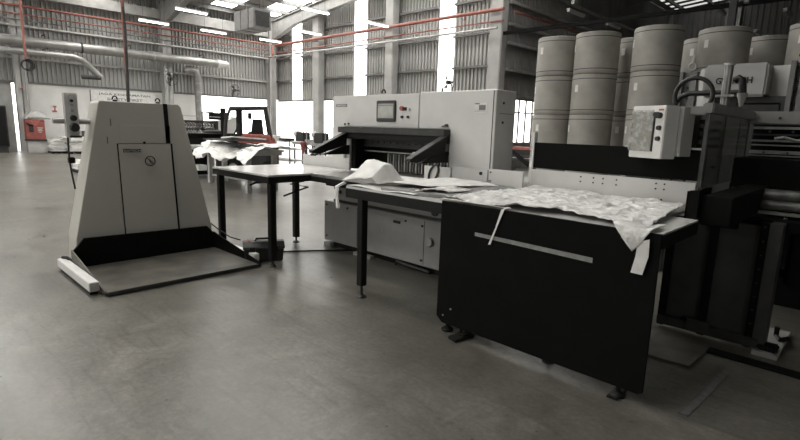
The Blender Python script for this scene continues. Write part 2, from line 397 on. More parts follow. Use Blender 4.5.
tag(MB().tube([(-11.0,17.4,5.95),(-11.0,23,5.95),(-11.0,33,5.95)], .05, 8).build('sprinkler_pipe', 'redpipe', smooth=True),
    'red sprinkler pipe running away above the roll stacks', 'pipe')
tag(MB().tube([(-24,5.5,6.35),(-18,9.2,6.4),(-14,12.6,6.4),(-9,17,6.4)], .03, 8).build('conduit_pipe', 'redpipe', smooth=True),
    'thin red pipe crossing diagonally under the roof towards the back wall', 'pipe')
tag(MB().tube([(-26.96,-10,5.25),(-26.96,16.6,5.25)], .04, 8).build('conduit_pipe', 'galv', smooth=True), 'grey conduit just above the round duct on the left wall', 'pipe')
tag(MB().tube([(-26.97,-10,5.5),(-26.97,16.6,5.5)], .025, 8).build('conduit_pipe', 'purlin', smooth=True), 'thin dark conduit under the red main on the left wall', 'pipe')
tag(MB().tube([(-26.9,16.6,5.35),(-11.3,16.7,5.3)], .045, 8).build('conduit_pipe', 'galv', smooth=True), 'pale pipe under the red main along the back wall', 'pipe')

# round ducts on the left wall
t = thing('exhaust_duct', 'long round grey exhaust duct along the left wall ending in a bright mouth', 'duct', (-27.0,-8,4.5))
g = MB(); g.tube([(-26.76,-10,4.62),(-26.76,13.3,4.62)], .21, 20); g.build('tube_section', 'duct', t, smooth=True)
for y in (-4,1.5,6.9,10.0): MB().cyl((-26.76,y,4.62),(-26.76,y+.07,4.62),.235,n=20).build('joint_band', 'dark' if y in (6.9,) else 'galv', t, smooth=True)
MB().cyl((-26.76,13.3,4.62),(-26.76,13.9,4.62),.24,.17,n=20).build('mouth', 'cream', t, smooth=True)
for y in (-6,0,5.6,9.0,12.6): MB().tube([(-27.4,y,5.0),(-26.76,y,5.0),(-26.76,y,4.82)], .02, 6).build('wall_bracket', 'dark', t)
t = thing('exhaust_duct', 'shorter round duct bending down to a dark stub, below the long duct', 'duct', (-26.6,-8,4.1))
MB().tube([(-26.5,-10,4.17),(-26.5,6.55,4.17),(-26.5,6.9,4.05),(-26.5,7.55,3.40)], .13, 14).build('tube_section', 'duct', t, smooth=True)
MB().cyl((-26.5,6.8,3.34),(-26.5,7.55,3.36),.09,n=12).build('stub', 'dark', t, smooth=True)
for y in (-6,0,5.6): MB().tube([(-27.5,y,4.42),(-26.5,y,4.42),(-26.5,y,4.29)], .02, 6).build('wall_bracket', 'dark', t)
t = thing('down_pipe', 'upright ribbed pipe with an elbow on the left wall behind the dark grille', 'pipe', (-26.9,12.3,0))
g = MB(); g.tube([(-27.1,11.7,4.1),(-27.0,11.95,4.22),(-26.95,12.2,4.15),(-26.95,12.3,3.9),(-26.95,12.3,0)], .17, 14); g.build('tube_section', 'duct', t, smooth=True)
for k in range(7): MB().cyl((-26.95,12.3,.8+k*.45),(-26.95,12.3,.84+k*.45),.19,n=14).build('joint_band', 'galv', t, smooth=True)

# red drop hoses and the coil
for (x, y, z0, z1, lab, c) in ((-20.0,3.62,3.3,8.1,'thin red hanging drop line with a dark coil below, far left','coil'), (-14.0,4.58,1.9,8.8,'red and black hanging air line dropping behind the lift tower', None)):
    t = thing('air_line', lab, 'hose', (x,y,z0))
    random.seed(3)
    MB().tube([(x,y,z1),(x+.02,y,(z0+z1)/2),(x,y,z0)], .035, 8).build('hose', 'redpipe', t, smooth=True)
    if c:
        for k in range(3): MB().tube(arc((x+.03*k,y+.02*k,z0-.18), .13+.02*k, 0, 2*PI, 18, 'yz')[:-1], .02, 6, closed=True).build('coil', 'rubber', t, smooth=True)
    else:
        MB().tube([(x,y,4.6),(x+.03,y+.02,3.6),(x,y,z0)], .04, 8).build('spiral_hose', 'dark', t, smooth=True)

def fan(loc, rz, label):
    t = thing('wall_fan', label, 'fan', loc, rz, 'wall fans')
    g = MB()
    for r in (.16,.24,.31): g.tube([(r*math.cos(a*PI/10), -.32, r*math.sin(a*PI/10)) for a in range(20)], .007, 5, closed=True)
    g.tube([(.31*math.cos(a*PI/10), -.2, .31*math.sin(a*PI/10)) for a in range(20)], .01, 5, closed=True)
    local(t, g).build('guard', 'dark', t)
    b = MB()
    for k in range(3):
        a = k*2*PI/3; c, s = math.cos(a), math.sin(a)
        b.prism([(.03*c,-.25,.03*s),(.27*math.cos(a-.25),-.28,.27*math.sin(a-.25)),(.27*math.cos(a+.25),-.22,.27*math.sin(a+.25))], (0,.01,0))
    local(t, b).build('blade', 'dark', t)
    local(t, MB().cyl((0,-.32,0),(0,-.1,0),.08,n=14).tube([(0,-.1,0),(0,0,-.1),(0,.02,-.35)], .03, 8)).build('motor', 'dark', t, smooth=True)
fan((-27.0,14.3,3.3), PI/2, 'round wall fan above the forklift truck')
fan((-26.7,10.75,3.6), PI/2, 'round wall fan on the column behind the lift tower')
fan((-13.5,16.9,3.4), 0, 'round wall fan on the back wall above the cutting machine')

# hanging post and dark roof box over the right side
tag(MB().box(-3.65,16.0,4.25,-3.48,16.17,roofz(-3.5)).box(-3.7,15.95,4.2,-3.43,16.22,4.25).build('hanging_post', 'dark', loc=(-3.56,16.1,4.25)), 'dark square post hanging from the roof above the broad roll stack', 'post')
tag(MB().box(-3.40,16.3,5.0,-3.28,16.42,roofz(-3.4)).build('hanging_post', 'galv', loc=(-3.34,16.36,5.0)), 'pale slim post beside the dark hanging post', 'post')
tag(MB().cyl((-9.2,18.4,6.15),(-9.2,18.4,9.2),.07,n=12).build('hanging_post', 'galv', loc=(-9.2,18.4,6.15)), 'pale round drop pipe over the second roll stack', 'post')
t = thing('air_duct', 'large grey rectangular duct box under the roof near the hall corner', 'duct', (-19,11.2,5.2))
MB().box(-20.1,10.8,5.2,-18.6,11.6,5.95).build('casing', 'rafter', t, bevel=.02)
for x in (-19.6,-19.0): MB().box(x,10.78,5.18,x+.04,11.62,5.97).build('flange', 'purlin', t)
MB().box(-18.6,10.9,5.3,-18.57,11.5,5.85).build('grille', 'dark', t)
for x in (-19.9,-18.8): MB().cyl((x,11.2,5.95),(x,11.2,roofz(x)),.015,n=6).build('hanger', 'dark', t)

# ================================================================== PILE LIFT (tower, platform, rails)
t = thing('pile_lift', 'grey tapered pile lift tower with a low steel platform and black kickboard', 'paper lift', (-5.5,2.0,0))
xf, xb = -5.75, -6.05
MB().prism([(xf,1.30,.0),(xf,2.74,.0),(xf,2.72,.30),(xf,2.42,1.655),(xf,2.39,1.685),(xf,1.62,1.685),(xf,1.60,1.665),(xf,1.31,.3)], (xb-xf,0,0)).build('tower_body', 'liftgrey', t, bevel=.008)
MB().prism([(xf+.012,1.763,.28),(xf+.012,2.340,.28),(xf+.012,2.300,1.260),(xf+.012,1.743,1.260)], (-.014,0,0)).build('door_gap', 'blacksteel', t)
d = MB().prism([(xf+.018,1.772,.28),(xf+.018,2.318,.28),(xf+.018,2.279,1.255),(xf+.018,1.752,1.255)], (-.018,0,0)).build('door', 'liftgrey', t, bevel=.003)
MB().cyl((xf+.03,2.0,1.272),(xf+.045,2.0,1.272),.012,n=10).build('latch', 'blacksteel', d)
MB().prism([(xf+.004,1.765,1.262),(xf+.004,2.235,1.262),(xf+.004,2.225,1.45),(xf+.004,1.775,1.45)], (-.01,0,0)).build('recessed_panel', 'liftgrey', t, bevel=.003)
MB().prism([(xf+.006,2.24,1.262),(xf+.006,2.285,1.262),(xf+.006,2.27,1.686),(xf+.006,2.225,1.686)], (-.02,0,0)).build('mast_slot', 'blacksteel', t)
MB().prism([(xf+.006,2.235,1.45),(xf+.006,2.285,1.45),(xf+.006,2.283,1.30),(xf+.006,2.237,1.30)], (-.01,0,0)).build('slot_lip', 'dark', t)
for y, z in ((1.70,1.48),(1.66,1.30)): MB().box(xf,y-.006,z-.04,xf+.006,y+.004,z+.03).build('slot_mark', 'inkgrey', t)
# lettered plate and prohibition sign on the door
pl = MB().cb(xf+.03,1.79,1.17,xf+.034,1.965,1.205,.001).build('name_plate', 'ink', d)
text('lettering', 'GWTECH', 'cream', t, (xf+.0345,1.797,1.176), (0,1,0), (0,0,1), .022, .16, .0005)
sg = MB().tube([(xf+.034,2.05+.05*math.cos(a*PI/14),1.075+.05*math.sin(a*PI/14)) for a in range(28)], .0055, 6, closed=True)
sg.tube([(xf+.034,2.05-.036,1.075+.036),(xf+.034,2.05+.036,1.075-.036)], .0045, 6)
sg.build('prohibition_sign', 'ink', d)
MB().tube([(xf+.0335,2.045,1.11),(xf+.0335,2.052,1.08),(xf+.0335,2.046,1.045)], .003, 5).build('sign_figure', 'red', d)
# kickboard
MB().prism([(-5.70,1.25,.20),(-5.70,1.36,.325),(-5.70,2.63,.30),(-5.70,2.72,.20),(-5.70,2.72,.03),(-5.70,1.25,.03)], (.03,0,0)).build('kickboard', 'black', t)
MB().prism([(-5.70,1.245,.22),(-5.70,1.245,.03),(-4.68,1.245,.025),(-4.68,1.245,.045)], (0,.012,0)).build('side_wing', 'rust', t)
MB().prism([(-5.70,2.715,.22),(-5.70,2.715,.03),(-4.65,2.715,.01),(-4.65,2.715,.055)], (0,.012,0)).build('side_wing', 'black', t)
MB().cb(-5.68,1.262,.012,-4.67,2.712,.036,.004).build('platform', 'rust', t)
MB().box(-4.668,1.262,.008,-4.655,2.712,.04).build('platform_edge', 'dark', t)
bar = MB().cb(-5.86,1.155,.03,-4.79,1.235,.115,.006).build('side_rail', 'cream', t)
MB().box(-4.79,1.162,.035,-4.785,1.228,.108).cyl((-4.787,1.195,.075),(-4.78,1.195,.075),.008,n=8).build('end_cap', 'galv', bar)
MB().box(-5.8,1.165,.0,-4.82,1.225,.03).build('rail_base', 'blacksteel', t)
MB().tube([(-5.84,1.2,.125),(-5.76,1.22,.135),(-5.7,1.25,.1)], .016, 8).build('hinge', 'blacksteel', t, smooth=True)
bar = MB().cb(-5.75,2.735,.03,-4.80,2.80,.115,.006).build('side_rail', 'cream', t)
MB().box(-5.7,2.74,0,-4.82,2.79,.03).build('rail_base', 'blacksteel', t)
for y in (1.80,2.23):
    MB().tube(arc((-5.9,y,1.72), .022, -.4, PI+.4, 14, 'yz'), .007, 8).cyl((-5.9,y,1.68),(-5.9,y,1.705),.022,n=12).build('eye_bolt', 'blacksteel', t, smooth=True)
MB().cyl((-5.93,1.24,1.475),(-5.93,1.66,1.47),.027,n=14).build('pendant_arm', 'galv', t, smooth=True)

t = thing('control_pendant', 'grey push-button control box on the arm of the lift tower', 'control box', (-5.85,1.36,1.34))
MB().cb(-5.93,1.315,1.345,-5.84,1.425,1.775,.008).build('enclosure', 'galv', t)
MB().cb(-5.84,1.32,1.35,-5.832,1.42,1.77,.003).build('face_plate', 'grey', t)
for z, r, m in ((1.735,.02,'cream'),(1.66,.013,'galv'),(1.605,.014,'galv')):
    b = MB().cyl((-5.832,1.368,z),(-5.815,1.368,z),r,n=16).build('button', m, t, smooth=True)
MB().cyl((-5.832,1.368,1.70),(-5.81,1.368,1.70),.014,n=12).build('button', 'ink', t, smooth=True)
MB().tube([(-5.83,1.368+.017*math.cos(a*PI/8),1.735+.017*math.sin(a*PI/8)) for a in range(16)], .005, 5, closed=True).build('button_ring', 'ink', t)
MB().cyl((-5.832,1.375,1.535),(-5.80,1.375,1.535),.03,.026,n=18).build('rotary_switch', 'ink', t, smooth=True)
MB().cyl((-5.832,1.378,1.445),(-5.79,1.378,1.445),.044,.038,n=20).build('stop_button', 'ink', t, smooth=True)
MB().cb(-5.84,1.33,1.345,-5.80,1.43,1.365,.003).build('lower_lip', 'dark', t)
for o in list(t.children): o.location = (0,.02,-.03)
t = thing('pendant_cable', 'dark cable and plug hanging beneath the control box of the lift tower', 'cable', (-5.9,1.35,.82))
MB().tube([(-5.9,1.35,1.34),(-5.9,1.345,1.1),(-5.89,1.355,.95),(-5.88,1.37,.80)], .009, 8).build('cord', 'rubber', t, smooth=True)
MB().cb(-5.93,1.335,1.06,-5.87,1.39,1.12,.006).build('plug', 'blacksteel', t)

# ================================================================== SIDE TABLE LEFT OF THE CUTTER
def leg(t, x, y, top=.91, foot=True, z0=.07, w=.035):
    l = MB().cb(x-w,y-w,z0 if foot else 0,x+w,y+w,top,.006).build('leg', 'blacksteel', t)
    if foot:
        MB().cyl((x,y,.02),(x,y,z0+.02),.012,n=10).lathe((x,y,0),[(.045,0),(.045,.008),(.018,.028)],16).build('levelling_foot', 'dark' , l, smooth=True)
t = thing('side_table', 'grey topped table on black legs between lift tower and cutting machine', 'table', (-5.2,3.35,0))
MB().cb(-5.80,2.78,.965,-4.56,3.98,.985,.004).build('tabletop', 'tabletop', t)
MB().box(-5.80,2.78,.90,-4.56,2.81,.965).box(-5.80,2.81,.90,-5.77,3.98,.965).box(-4.59,2.81,.90,-4.56,3.98,.965).box(-5.77,3.95,.90,-4.59,3.98,.965).build('apron', 'blacksteel', t)
leg(t,-5.76,2.86); leg(t,-4.60,2.84); leg(t,-5.42,3.70)
MB().tube([(-4.75,2.9,.90),(-4.95,2.86,.87),(-5.0,2.82,.84)], .012, 8).build('clamp_lever', 'blacksteel', t, smooth=True)
MB().tube([(-4.6,3.25,.90),(-4.72,3.15,.86),(-4.6,3.3,.83),(-4.62,3.0,.75)], .01, 8).build('release_lever', 'blacksteel', t, smooth=True)
MB().cb(-5.72,4.02,.93,-4.75,4.05,1.12,.004).prism([(-4.95,4.02,1.12),(-4.75,4.02,1.12),(-4.75,4.02,1.05)], (0,-.004,0)).build('fence_plate', 'grey', t)

t = thing('hand_grip', 'red tapered grip standing on the table beside the grey fence plate', 'tool', (-5.72,4.03,1.12))
MB().lathe((-5.72,4.03,1.12),[(.010,0),(.018,.03),(.032,.09),(.045,.15),(.03,.165)],16).build('grip', 'red', t, smooth=True)
MB().tube([(-5.68,4.03,1.24),(-5.55,4.03,1.17),(-5.48,4.03,1.12)], .007, 6).box(-5.55,4.02,1.11,-5.42,4.05,1.135).build('rod', 'blacksteel', t)

t = thing('toolbox', 'black plastic toolbox with a dusty lid on the floor behind a table leg', 'toolbox', (-4.93,2.93,0), math.radians(62))
local(t, MB().prism([(-.20,-.10,.0),(.20,-.10,.0),(.215,-.11,.14),(-.215,-.11,.14)], (0,.20,0))).build('body', 'rubber', t, bevel=.01)
local(t, MB().prism([(-.225,-.12,.14),(-.225,.12,.14),(-.225,.12,.17),(-.225,.05,.215),(-.225,-.05,.215),(-.225,-.12,.17)], (.45,0,0))).build('lid', 'dark', t, bevel=.01)
local(t, MB().tube([(-.09,0,.21),(-.08,0,.24),(.08,0,.24),(.09,0,.21)], .012, 8)).build('handle', 'rubber', t, smooth=True)
local(t, MB().cb(-.15,-.128,.11,-.10,-.115,.17,.004).cb(.10,-.128,.11,.15,-.115,.17,.004)).build('latch', 'blacksteel', t)
local(t, MB().box(-.20,-.03,.214,-.14,.02,.218)).build('badge', 'red', t)
tag(MB().tube([(-5.08,3.18,.012),(-5.0,3.35,.012),(-4.88,3.55,.012),(-4.74,3.74,.012),(-4.6,3.96,.012)], .010, 8).build('floor_cable', 'rubber', smooth=True, loc=(-4.8,3.4,0)), 'black cable on the floor between toolbox and cutting machine', 'cable')
tag(MB().tube([(-5.8,2.74,.30),(-5.7,2.78,.24),(-5.55,2.85,.16),(-5.45,2.93,.13)], .008, 8).build('power_cord', 'rubber', smooth=True, loc=(-5.8,2.8,.2)), 'thin black cord curving off the right side of the lift tower', 'cable')

# ================================================================== GUILLOTINE CUTTER
yf = 4.05
t = thing('paper_cutter', 'large grey guillotine paper cutter with touch screen and dark blade guard', 'paper cutting machine', (-4.0,4.3,0))
MB().cb(-5.12,yf,1.50,-3.655,yf+.9,1.868,.012).build('upper_housing', 'grey', t)
MB().prism([(-3.65,yf,1.50),(-3.235,yf,1.50),(-3.235,yf,.99),(-2.70,yf,.99),(-2.70,yf,1.88),(-3.65,yf,1.88)], (0,.34,0)).build('upper_housing', 'grey', t, bevel=.012)
MB().cb(-5.12,yf,.98,-4.89,yf+.9,1.50,.008).build('side_column', 'grey', t)
MB().box(-2.735,yf-.002,1.0,-2.725,yf+.001,1.87).box(-2.699,yf+.06,1.66,-2.697,yf+.3,1.664).build('panel_seam', 'dark', t)
MB().box(-2.6985,yf+.10,1.00,-2.696,yf+.104,1.0).cyl((-2.70,yf+.12,1.76),(-2.693,yf+.12,1.76),.012,n=10).cyl((-2.70,yf+.12,1.58),(-2.693,yf+.12,1.58),.012,n=10).build('panel_screw', 'dark', t)
# touch screen and buttons
s = MB().cb(-4.305,yf-.018,1.565,-3.995,yf,1.80,.01).build('screen_bezel', 'dark', t)
MB().cb(-4.275,yf-.021,1.605,-4.025,yf-.017,1.765,.002).build('screen', 'screen', s)
MB().box(-4.27,yf-.0225,1.74,-4.03,yf-.0205,1.752).build('screen_bar', 'inkgrey', s)
for x, z, m in ((-3.80,1.705,'cream'),(-3.90,1.62,'ink'),(-3.81,1.62,'ink')):
    MB().cyl((x,yf,z),(x,yf-.02,z),.015,n=14).build('knob', m, t, smooth=True)
MB().cyl((-3.90,yf,1.712),(-3.90,yf-.03,1.712),.024,n=16).build('stop_button', 'red', t, smooth=True)
MB().box(-3.875,yf-.006,1.69,-3.84,yf,1.725).build('button_plate', 'ink', t)
pl = MB().cb(-5.05,yf-.004,1.735,-4.835,yf,1.77,.001).build('name_plate', 'inkgrey', t)
text('lettering', 'GWTECH', 'label', t, (-5.035,yf-.0045,1.741), (1,0,0), (0,0,1), .022, .18, .0005)
pl = MB().box(-2.945,yf-.003,1.665,-2.80,yf,1.76).build('rating_plate', 'label', t)
MB().box(-2.94,yf-.0045,1.745,-2.885,yf-.003,1.757).box(-2.89,yf-.0045,1.69,-2.815,yf-.003,1.738).box(-2.94,yf-.0045,1.68,-2.82,yf-.003,1.683).build('plate_print', 'inkgrey', pl)
for x, z in ((-4.87,1.53),(-3.12,1.10),(-3.12,1.04),(-4.8,1.535)): MB().cyl((x,yf,z),(x,yf-.012,z),.012,n=10).build('bolt', 'ink', t)
MB().tube([(-3.33,yf-.01,1.53),(-3.28,yf-.01,1.535)], .008, 6).cyl((-3.27,yf,1.54),(-3.27,yf-.03,1.54),.014,n=10).build('latch', 'ink', t)
MB().tube(arc((-4.36,yf+.15,1.905), .028, -.4, PI+.4, 14, 'xz'), .009, 8).build('eye_bolt', 'blacksteel', t, smooth=True)
MB().cyl((-3.52,yf+.2,1.88),(-3.52,yf+.2,1.93),.012,n=8).build('eye_bolt', 'blacksteel', t)
# blade guard beam, slanted light-guard arms, knife area
MB().cb(-4.895,yf-.10,1.43,-3.225,yf+.02,1.497,.006).build('guard_beam', 'dark', t)
MB().cb(-4.86,yf-.07,1.36,-3.235,yf+.02,1.43,.005).build('guard_beam_lower', 'blacksteel', t)
for x, w in ((-4.81,.06),(-3.28,.06)):
    a = MB().prism([(x,3.98,1.43),(x,3.47,1.215),(x,3.46,1.195),(x,3.56,1.178),(x,3.98,1.285)], (w,0,0)).build('guard_arm', 'blacksteel', t, bevel=.004)
    MB().prism([(x-.006,3.985,1.44),(x-.006,3.465,1.222),(x-.006,3.465,1.212),(x-.006,3.985,1.427)], (w+.012,0,0)).build('arm_cover', 'dark', a)
for x in (-4.80,-3.28): MB().prism([(x,3.62,1.17),(x,3.98,1.28),(x,4.05,1.28),(x,4.05,1.17)], (.04,0,0)).build('arm_web', 'blacksteel', t)
MB().box(-4.89,yf+.30,.98,-3.24,yf+.32,1.50).build('throat_back', 'blacksteel', t)
kb = MB().cb(-4.66,yf+.12,1.27,-3.26,yf+.20,1.36,.004).build('knife_beam', 'dark', t)
for k in range(12): MB().cyl((-4.5+k*.1,yf+.12,1.325),(-4.5+k*.1,yf+.108,1.325),.010,n=8).build('knife_bolt', 'ink', kb)
MB().box(-4.62,yf+.10,1.215,-3.28,yf+.13,1.228).build('knife_edge', 'steel', t)
MB().cb(-4.82,yf-.02,1.0,-4.745,yf+.2,1.36,.004).build('throat_post', 'galv', t)
MB().cb(-4.74,yf-.01,1.0,-4.66,yf+.2,1.36,.004).build('throat_liner', 'black', t)
MB().cb(-3.82,yf+.085,1.215,-3.56,yf+.12,1.245,.003).build('clamp_label', 'label', t)
for k in range(22): MB().box(-4.30+k*.045,yf+.18,1.0,-4.285+k*.045,yf+.20,1.20).build('back_gauge_finger', 'purlin' if k % 2 else 'galv', t)
MB().cb(-4.55,yf-.75,.955,-3.44,yf+.3,.985,.004).build('cutting_table', 'steel', t)
MB().cb(-4.55,yf-.75,.90,-3.44,yf-.72,.955,.003).build('table_edge', 'blacksteel', t)
MB().cb(-4.70,3.62,.82,-4.36,3.80,.94,.006).build('switch_box', 'blacksteel', t)
MB().box(-4.60,3.615,.85,-4.53,3.621,.905).tube([(-4.60,3.615,.85),(-4.53,3.615,.85),(-4.53,3.615,.905),(-4.60,3.615,.905)], .004, 4, closed=True).build('switch_frame', 'galv', t)
# base
MB().cb(-5.09,3.90,.07,-2.75,4.75,.575,.008).build('base_cabinet', 'basegrey', t)
MB().cb(-4.97,3.97,.575,-2.80,4.75,.93,.008).build('pedestal', 'basegrey', t)
MB().box(-4.97,3.955,.575,-2.80,3.97,.60).build('pedestal_groove', 'dark', t)
MB().box(-5.0,3.95,.0,-2.85,4.7,.07).build('plinth', 'blacksteel', t)
MB().box(-5.08,3.885,.0,-4.95,3.95,.05).build('shim_plate', 'galv', t)
MB().box(-4.45,3.84,.0,-4.15,3.90,.035).build('shim_plate', 'galv', t)
MB().box(-3.395,3.897,.09,-3.39,3.90,.56).box(-4.455,3.897,.09,-4.45,3.90,.56).build('door_gap', 'dark', t)
MB().cyl((-3.31,3.965,.66),(-3.31,3.95,.66),.045,n=20).build('cable_port', 'ink', t)
for x, z in ((-5.03,.53),(-5.03,.13),(-4.63,.53),(-3.42,.50),(-3.42,.13),(-3.66,.52),(-3.10,.5)): MB().cyl((x,3.90,z),(x,3.89,z),.012,n=8).build('bolt', 'ink', t)
MB().cyl((-4.85,3.97,.70),(-4.85,3.955,.70),.02,n=10).cyl((-4.95,3.97,.74),(-4.95,3.955,.74),.015,n=10).build('bolt', 'ink', t)
MB().cb(-3.84,3.885,.475,-3.74,3.90,.505,.003).build('handle', 'ink', t)
MB().cb(-4.03,3.893,.34,-4.0,3.90,.38,.003).build('lock', 'galv', t)
MB().tube(arc((-3.31,3.88,.35), .04, -PI/2, PI/2, 12, 'xz'), .012, 8).cyl((-3.31,3.90,.35),(-3.31,3.87,.35),.035,n=18).build('rotary_handle', 'steel', t, smooth=True)
MB().tube([(-3.75,3.86,.03),(-3.72,3.85,.07),(-3.65,3.87,.05),(-3.3,3.91,.02)], .02, 8).build('foot_pedal', 'rubber', t, smooth=True)

# ================================================================== FRONT TABLE WITH BLACK PANEL
t = thing('work_table', 'long work table with a tall black front panel and levelling feet', 'table', (-2.1,3.5,0))
MB().prism([(-3.43,2.872,.965),(-.82,2.872,.965),(-.82,3.56,.965),(-1.0,3.60,.965),(-1.0,4.13,.965),(-3.43,4.13,.965)], (0,0,.02)).build('tabletop', 'tabletop', t)
MB().cb(-3.43,2.862,.885,-2.30,2.90,.966,.004).box(-3.43,2.90,.885,-3.40,4.1,.966).box(-.845,2.88,.90,-.815,3.55,.975).build('apron', 'blacksteel', t)
MB().prism([(-2.32,2.85,.988),(-.815,2.85,.985),(-.815,2.85,.075),(-.84,2.85,.06),(-2.27,2.85,.062),(-2.325,2.85,.105)], (0,.018,0)).build('front_panel', 'black', t, bevel=.003)
MB().box(-2.32,2.868,.962,-.82,2.885,.975).box(-2.3,2.868,.978,-1.3,2.872,.986).build('panel_rail', 'dark', t)
tp = MB().prism([(-2.01,2.849,.803),(-1.17,2.849,.788),(-1.17,2.849,.757),(-2.01,2.849,.777)], (0,-.001,0)).build('tape_strip', 'tape', t)
leg(t,-3.24,2.90,.89,True,.11,.034);  leg(t,-2.30,3.0,.96,True,.12,.03); leg(t,-1.45,2.98,.96,True,.12,.03); leg(t,-1.35,3.95,.96)
for x, y in ((-2.245,2.83),(-2.10,2.81)):
    MB().cyl((x,y+.06,.02),(x,y+.06,.14),.012,n=10).lathe((x,y+.06,0),[(.045,.0),(.045,.012),(.02,.03)],16).build('levelling_foot', 'blacksteel', t, smooth=True)
MB().prism([(-2.13,2.76,.004),(-2.05,2.74,.004),(-2.02,2.92,.004),(-2.10,2.94,.004)], (0,0,.02)).box(-2.08,2.82,.02,-2.04,2.92,.035).build('foot_pad', 'blacksteel', t)
MB().cyl((-.955,2.87,.02),(-.955,2.87,.10),.012,n=10).lathe((-.955,2.87,0),[(.045,0),(.045,.012),(.02,.03)],16).box(-.99,2.80,.002,-.93,2.95,.012).build('levelling_foot', 'blacksteel', t, smooth=True)
for x, z in ((-2.26,.125),(-2.19,.19)): MB().cyl((x,2.85,z),(x,2.844,z),.007,n=8).build('screw', 'galv', t)

t = thing('side_fence', 'pale three-section guide fence along the back of the table beside the cutter', 'guide plate', (-2.9,4.005,.985))
for x0, x1, z in ((-3.50,-3.15,1.125),(-3.13,-2.71,1.14),(-2.695,-2.33,1.15)):
    p = MB().cb(x0,3.985,.985,x1,4.005,z,.003).build('fence_section', 'grey', t)
MB().tube([(-3.36+.055*math.cos(a*PI/12)+.03*math.sin(a*PI/12),3.972,1.055+.085*math.sin(a*PI/12)) for a in range(24)], .012, 8, closed=True).build('loop_handle', 'ink', t, smooth=True)
for x, z in ((-2.78,1.10),(-2.67,1.12),(-2.67,1.04)): MB().cyl((x,3.985,z),(x,3.972,z),.016 if x < -2.7 else .006,n=12).build('fence_screw', 'ink', t)

# ---- loose sheets: curved surfaces with wrinkles, laid on the table top
def sheet(name, quad, zf, m, label, cat, nu=40, nv=24, wr=.004, sc=7, edge=.02, thick=.003, loc=None, group=None, extra=None, seed=0):
    A, B, C_, D = [Vector((*q, 0)) for q in quad]; mb = MB(); vs = []
    for j in range(nv+1):
        for i in range(nu+1):
            u, v = i/nu, j/nv
            p = (A*(1-u)+B*u)*(1-v)+(D*(1-u)+C_*u)*v
            e = edge*noise.noise(Vector((u*9+seed, v*9, seed)))*1.4
            p += Vector((e, edge*noise.noise(Vector((u*8, v*8+seed, 5+seed)))*1.4, 0))
            w = noise.fractal(Vector((p.x*sc, p.y*sc, seed)), .8, 2.1, 4)
            q = zf(p.x, p.y, u, v)
            if isinstance(q, tuple): p = Vector(q[:3]) + Vector((0,0,0))
            else: p.z = q
            p.z += abs(w)*wr
            vs.append(p)
    fs = [(j*(nu+1)+i, j*(nu+1)+i+1, (j+1)*(nu+1)+i+1, (j+1)*(nu+1)+i) for j in range(nv) for i in range(nu)]
    mb.add(vs, fs)
    if extra: extra(mb)
    o = mb.build(name, m, None, loc=loc or vs[len(vs)//2][:], smooth='all', thick=thick)
    return tag(o, label, cat, group)
def sm(a, b, x):
    x = min(1, max(0, (x-a)/(b-a))); return x*x*(3-2*x)
tag(MB().prism([(-3.02,2.90,.987),(-2.52,2.93,.987),(-2.40,2.97,.987),(-2.30,3.06,.987),(-2.25,3.2,.987),(-2.23,3.6,.987),(-2.28,3.8,.987),(-2.38,3.93,.987),(-2.6,4.0,.987),(-3.1,4.0,.987)], (0,0,.026)).build('rounded_board', 'board', bevel=.004, loc=(-2.6,3.4,.987)),
    'flat brown board with a rounded corner lying under the white sheets', 'board')
# folded wrapper, raised at its left end
def z_wrap(x, y, u, v):
    h = .185-.10*(x+3.5)
    front = min(1, max(0, (y-2.89)/.22)); back = 1-min(1, max(0, (y-3.20)/.16))
    left = min(1, max(0, (x+3.56)/.13)); right = 1-min(1, max(0, (x+3.20)/.06))
    bump = h*min(front, back)*min(left, right)
    return 1.012+bump+.030*sm(-3.15,-3.0,x)*(1-sm(-2.7,-2.45,x))+.02*(1-u)
sheet('paper_wrapper', ((-3.50,2.88),(-2.66,3.10),(-2.50,3.86),(-3.58,3.60)), z_wrap, 'paper', 'folded white wrapper humped up at its left end, on the work table', 'paper', 100, 60, .005, 6, .02)
sheet('paper_sheet', ((-3.42,2.872),(-2.62,2.875),(-2.6,3.5),(-3.45,3.4)), lambda x,y,u,v: .992+.006*math.sin(u*9), 'paper', 'flat white sheet with a dark gap above it, beneath the folded wrapper', 'paper', 30, 16, .002, 6, .012)
sheet('paper_sheet', ((-2.66,2.93),(-2.42,3.05),(-2.38,3.3),(-2.7,3.3)), lambda x,y,u,v: 1.018+.02*math.sin(u*3), 'tyvek', 'small crumpled flap at the right end of the folded wrapper', 'paper', 20, 12, .01, 12, .02)
tag(MB().prism([(-3.49,2.90,1.0),(-3.47,2.87,1.02),(-3.50,2.80,.98),(-3.49,2.79,.90),(-3.465,2.785,.79),(-3.455,2.80,.79),(-3.475,2.80,.90),(-3.485,2.815,.975),(-3.46,2.88,1.01)], (.022,.0,0)).build('paper_strap', 'paper', loc=(-3.48,2.8,.9)), 'white strap drooping off the left end of the work table', 'strap')
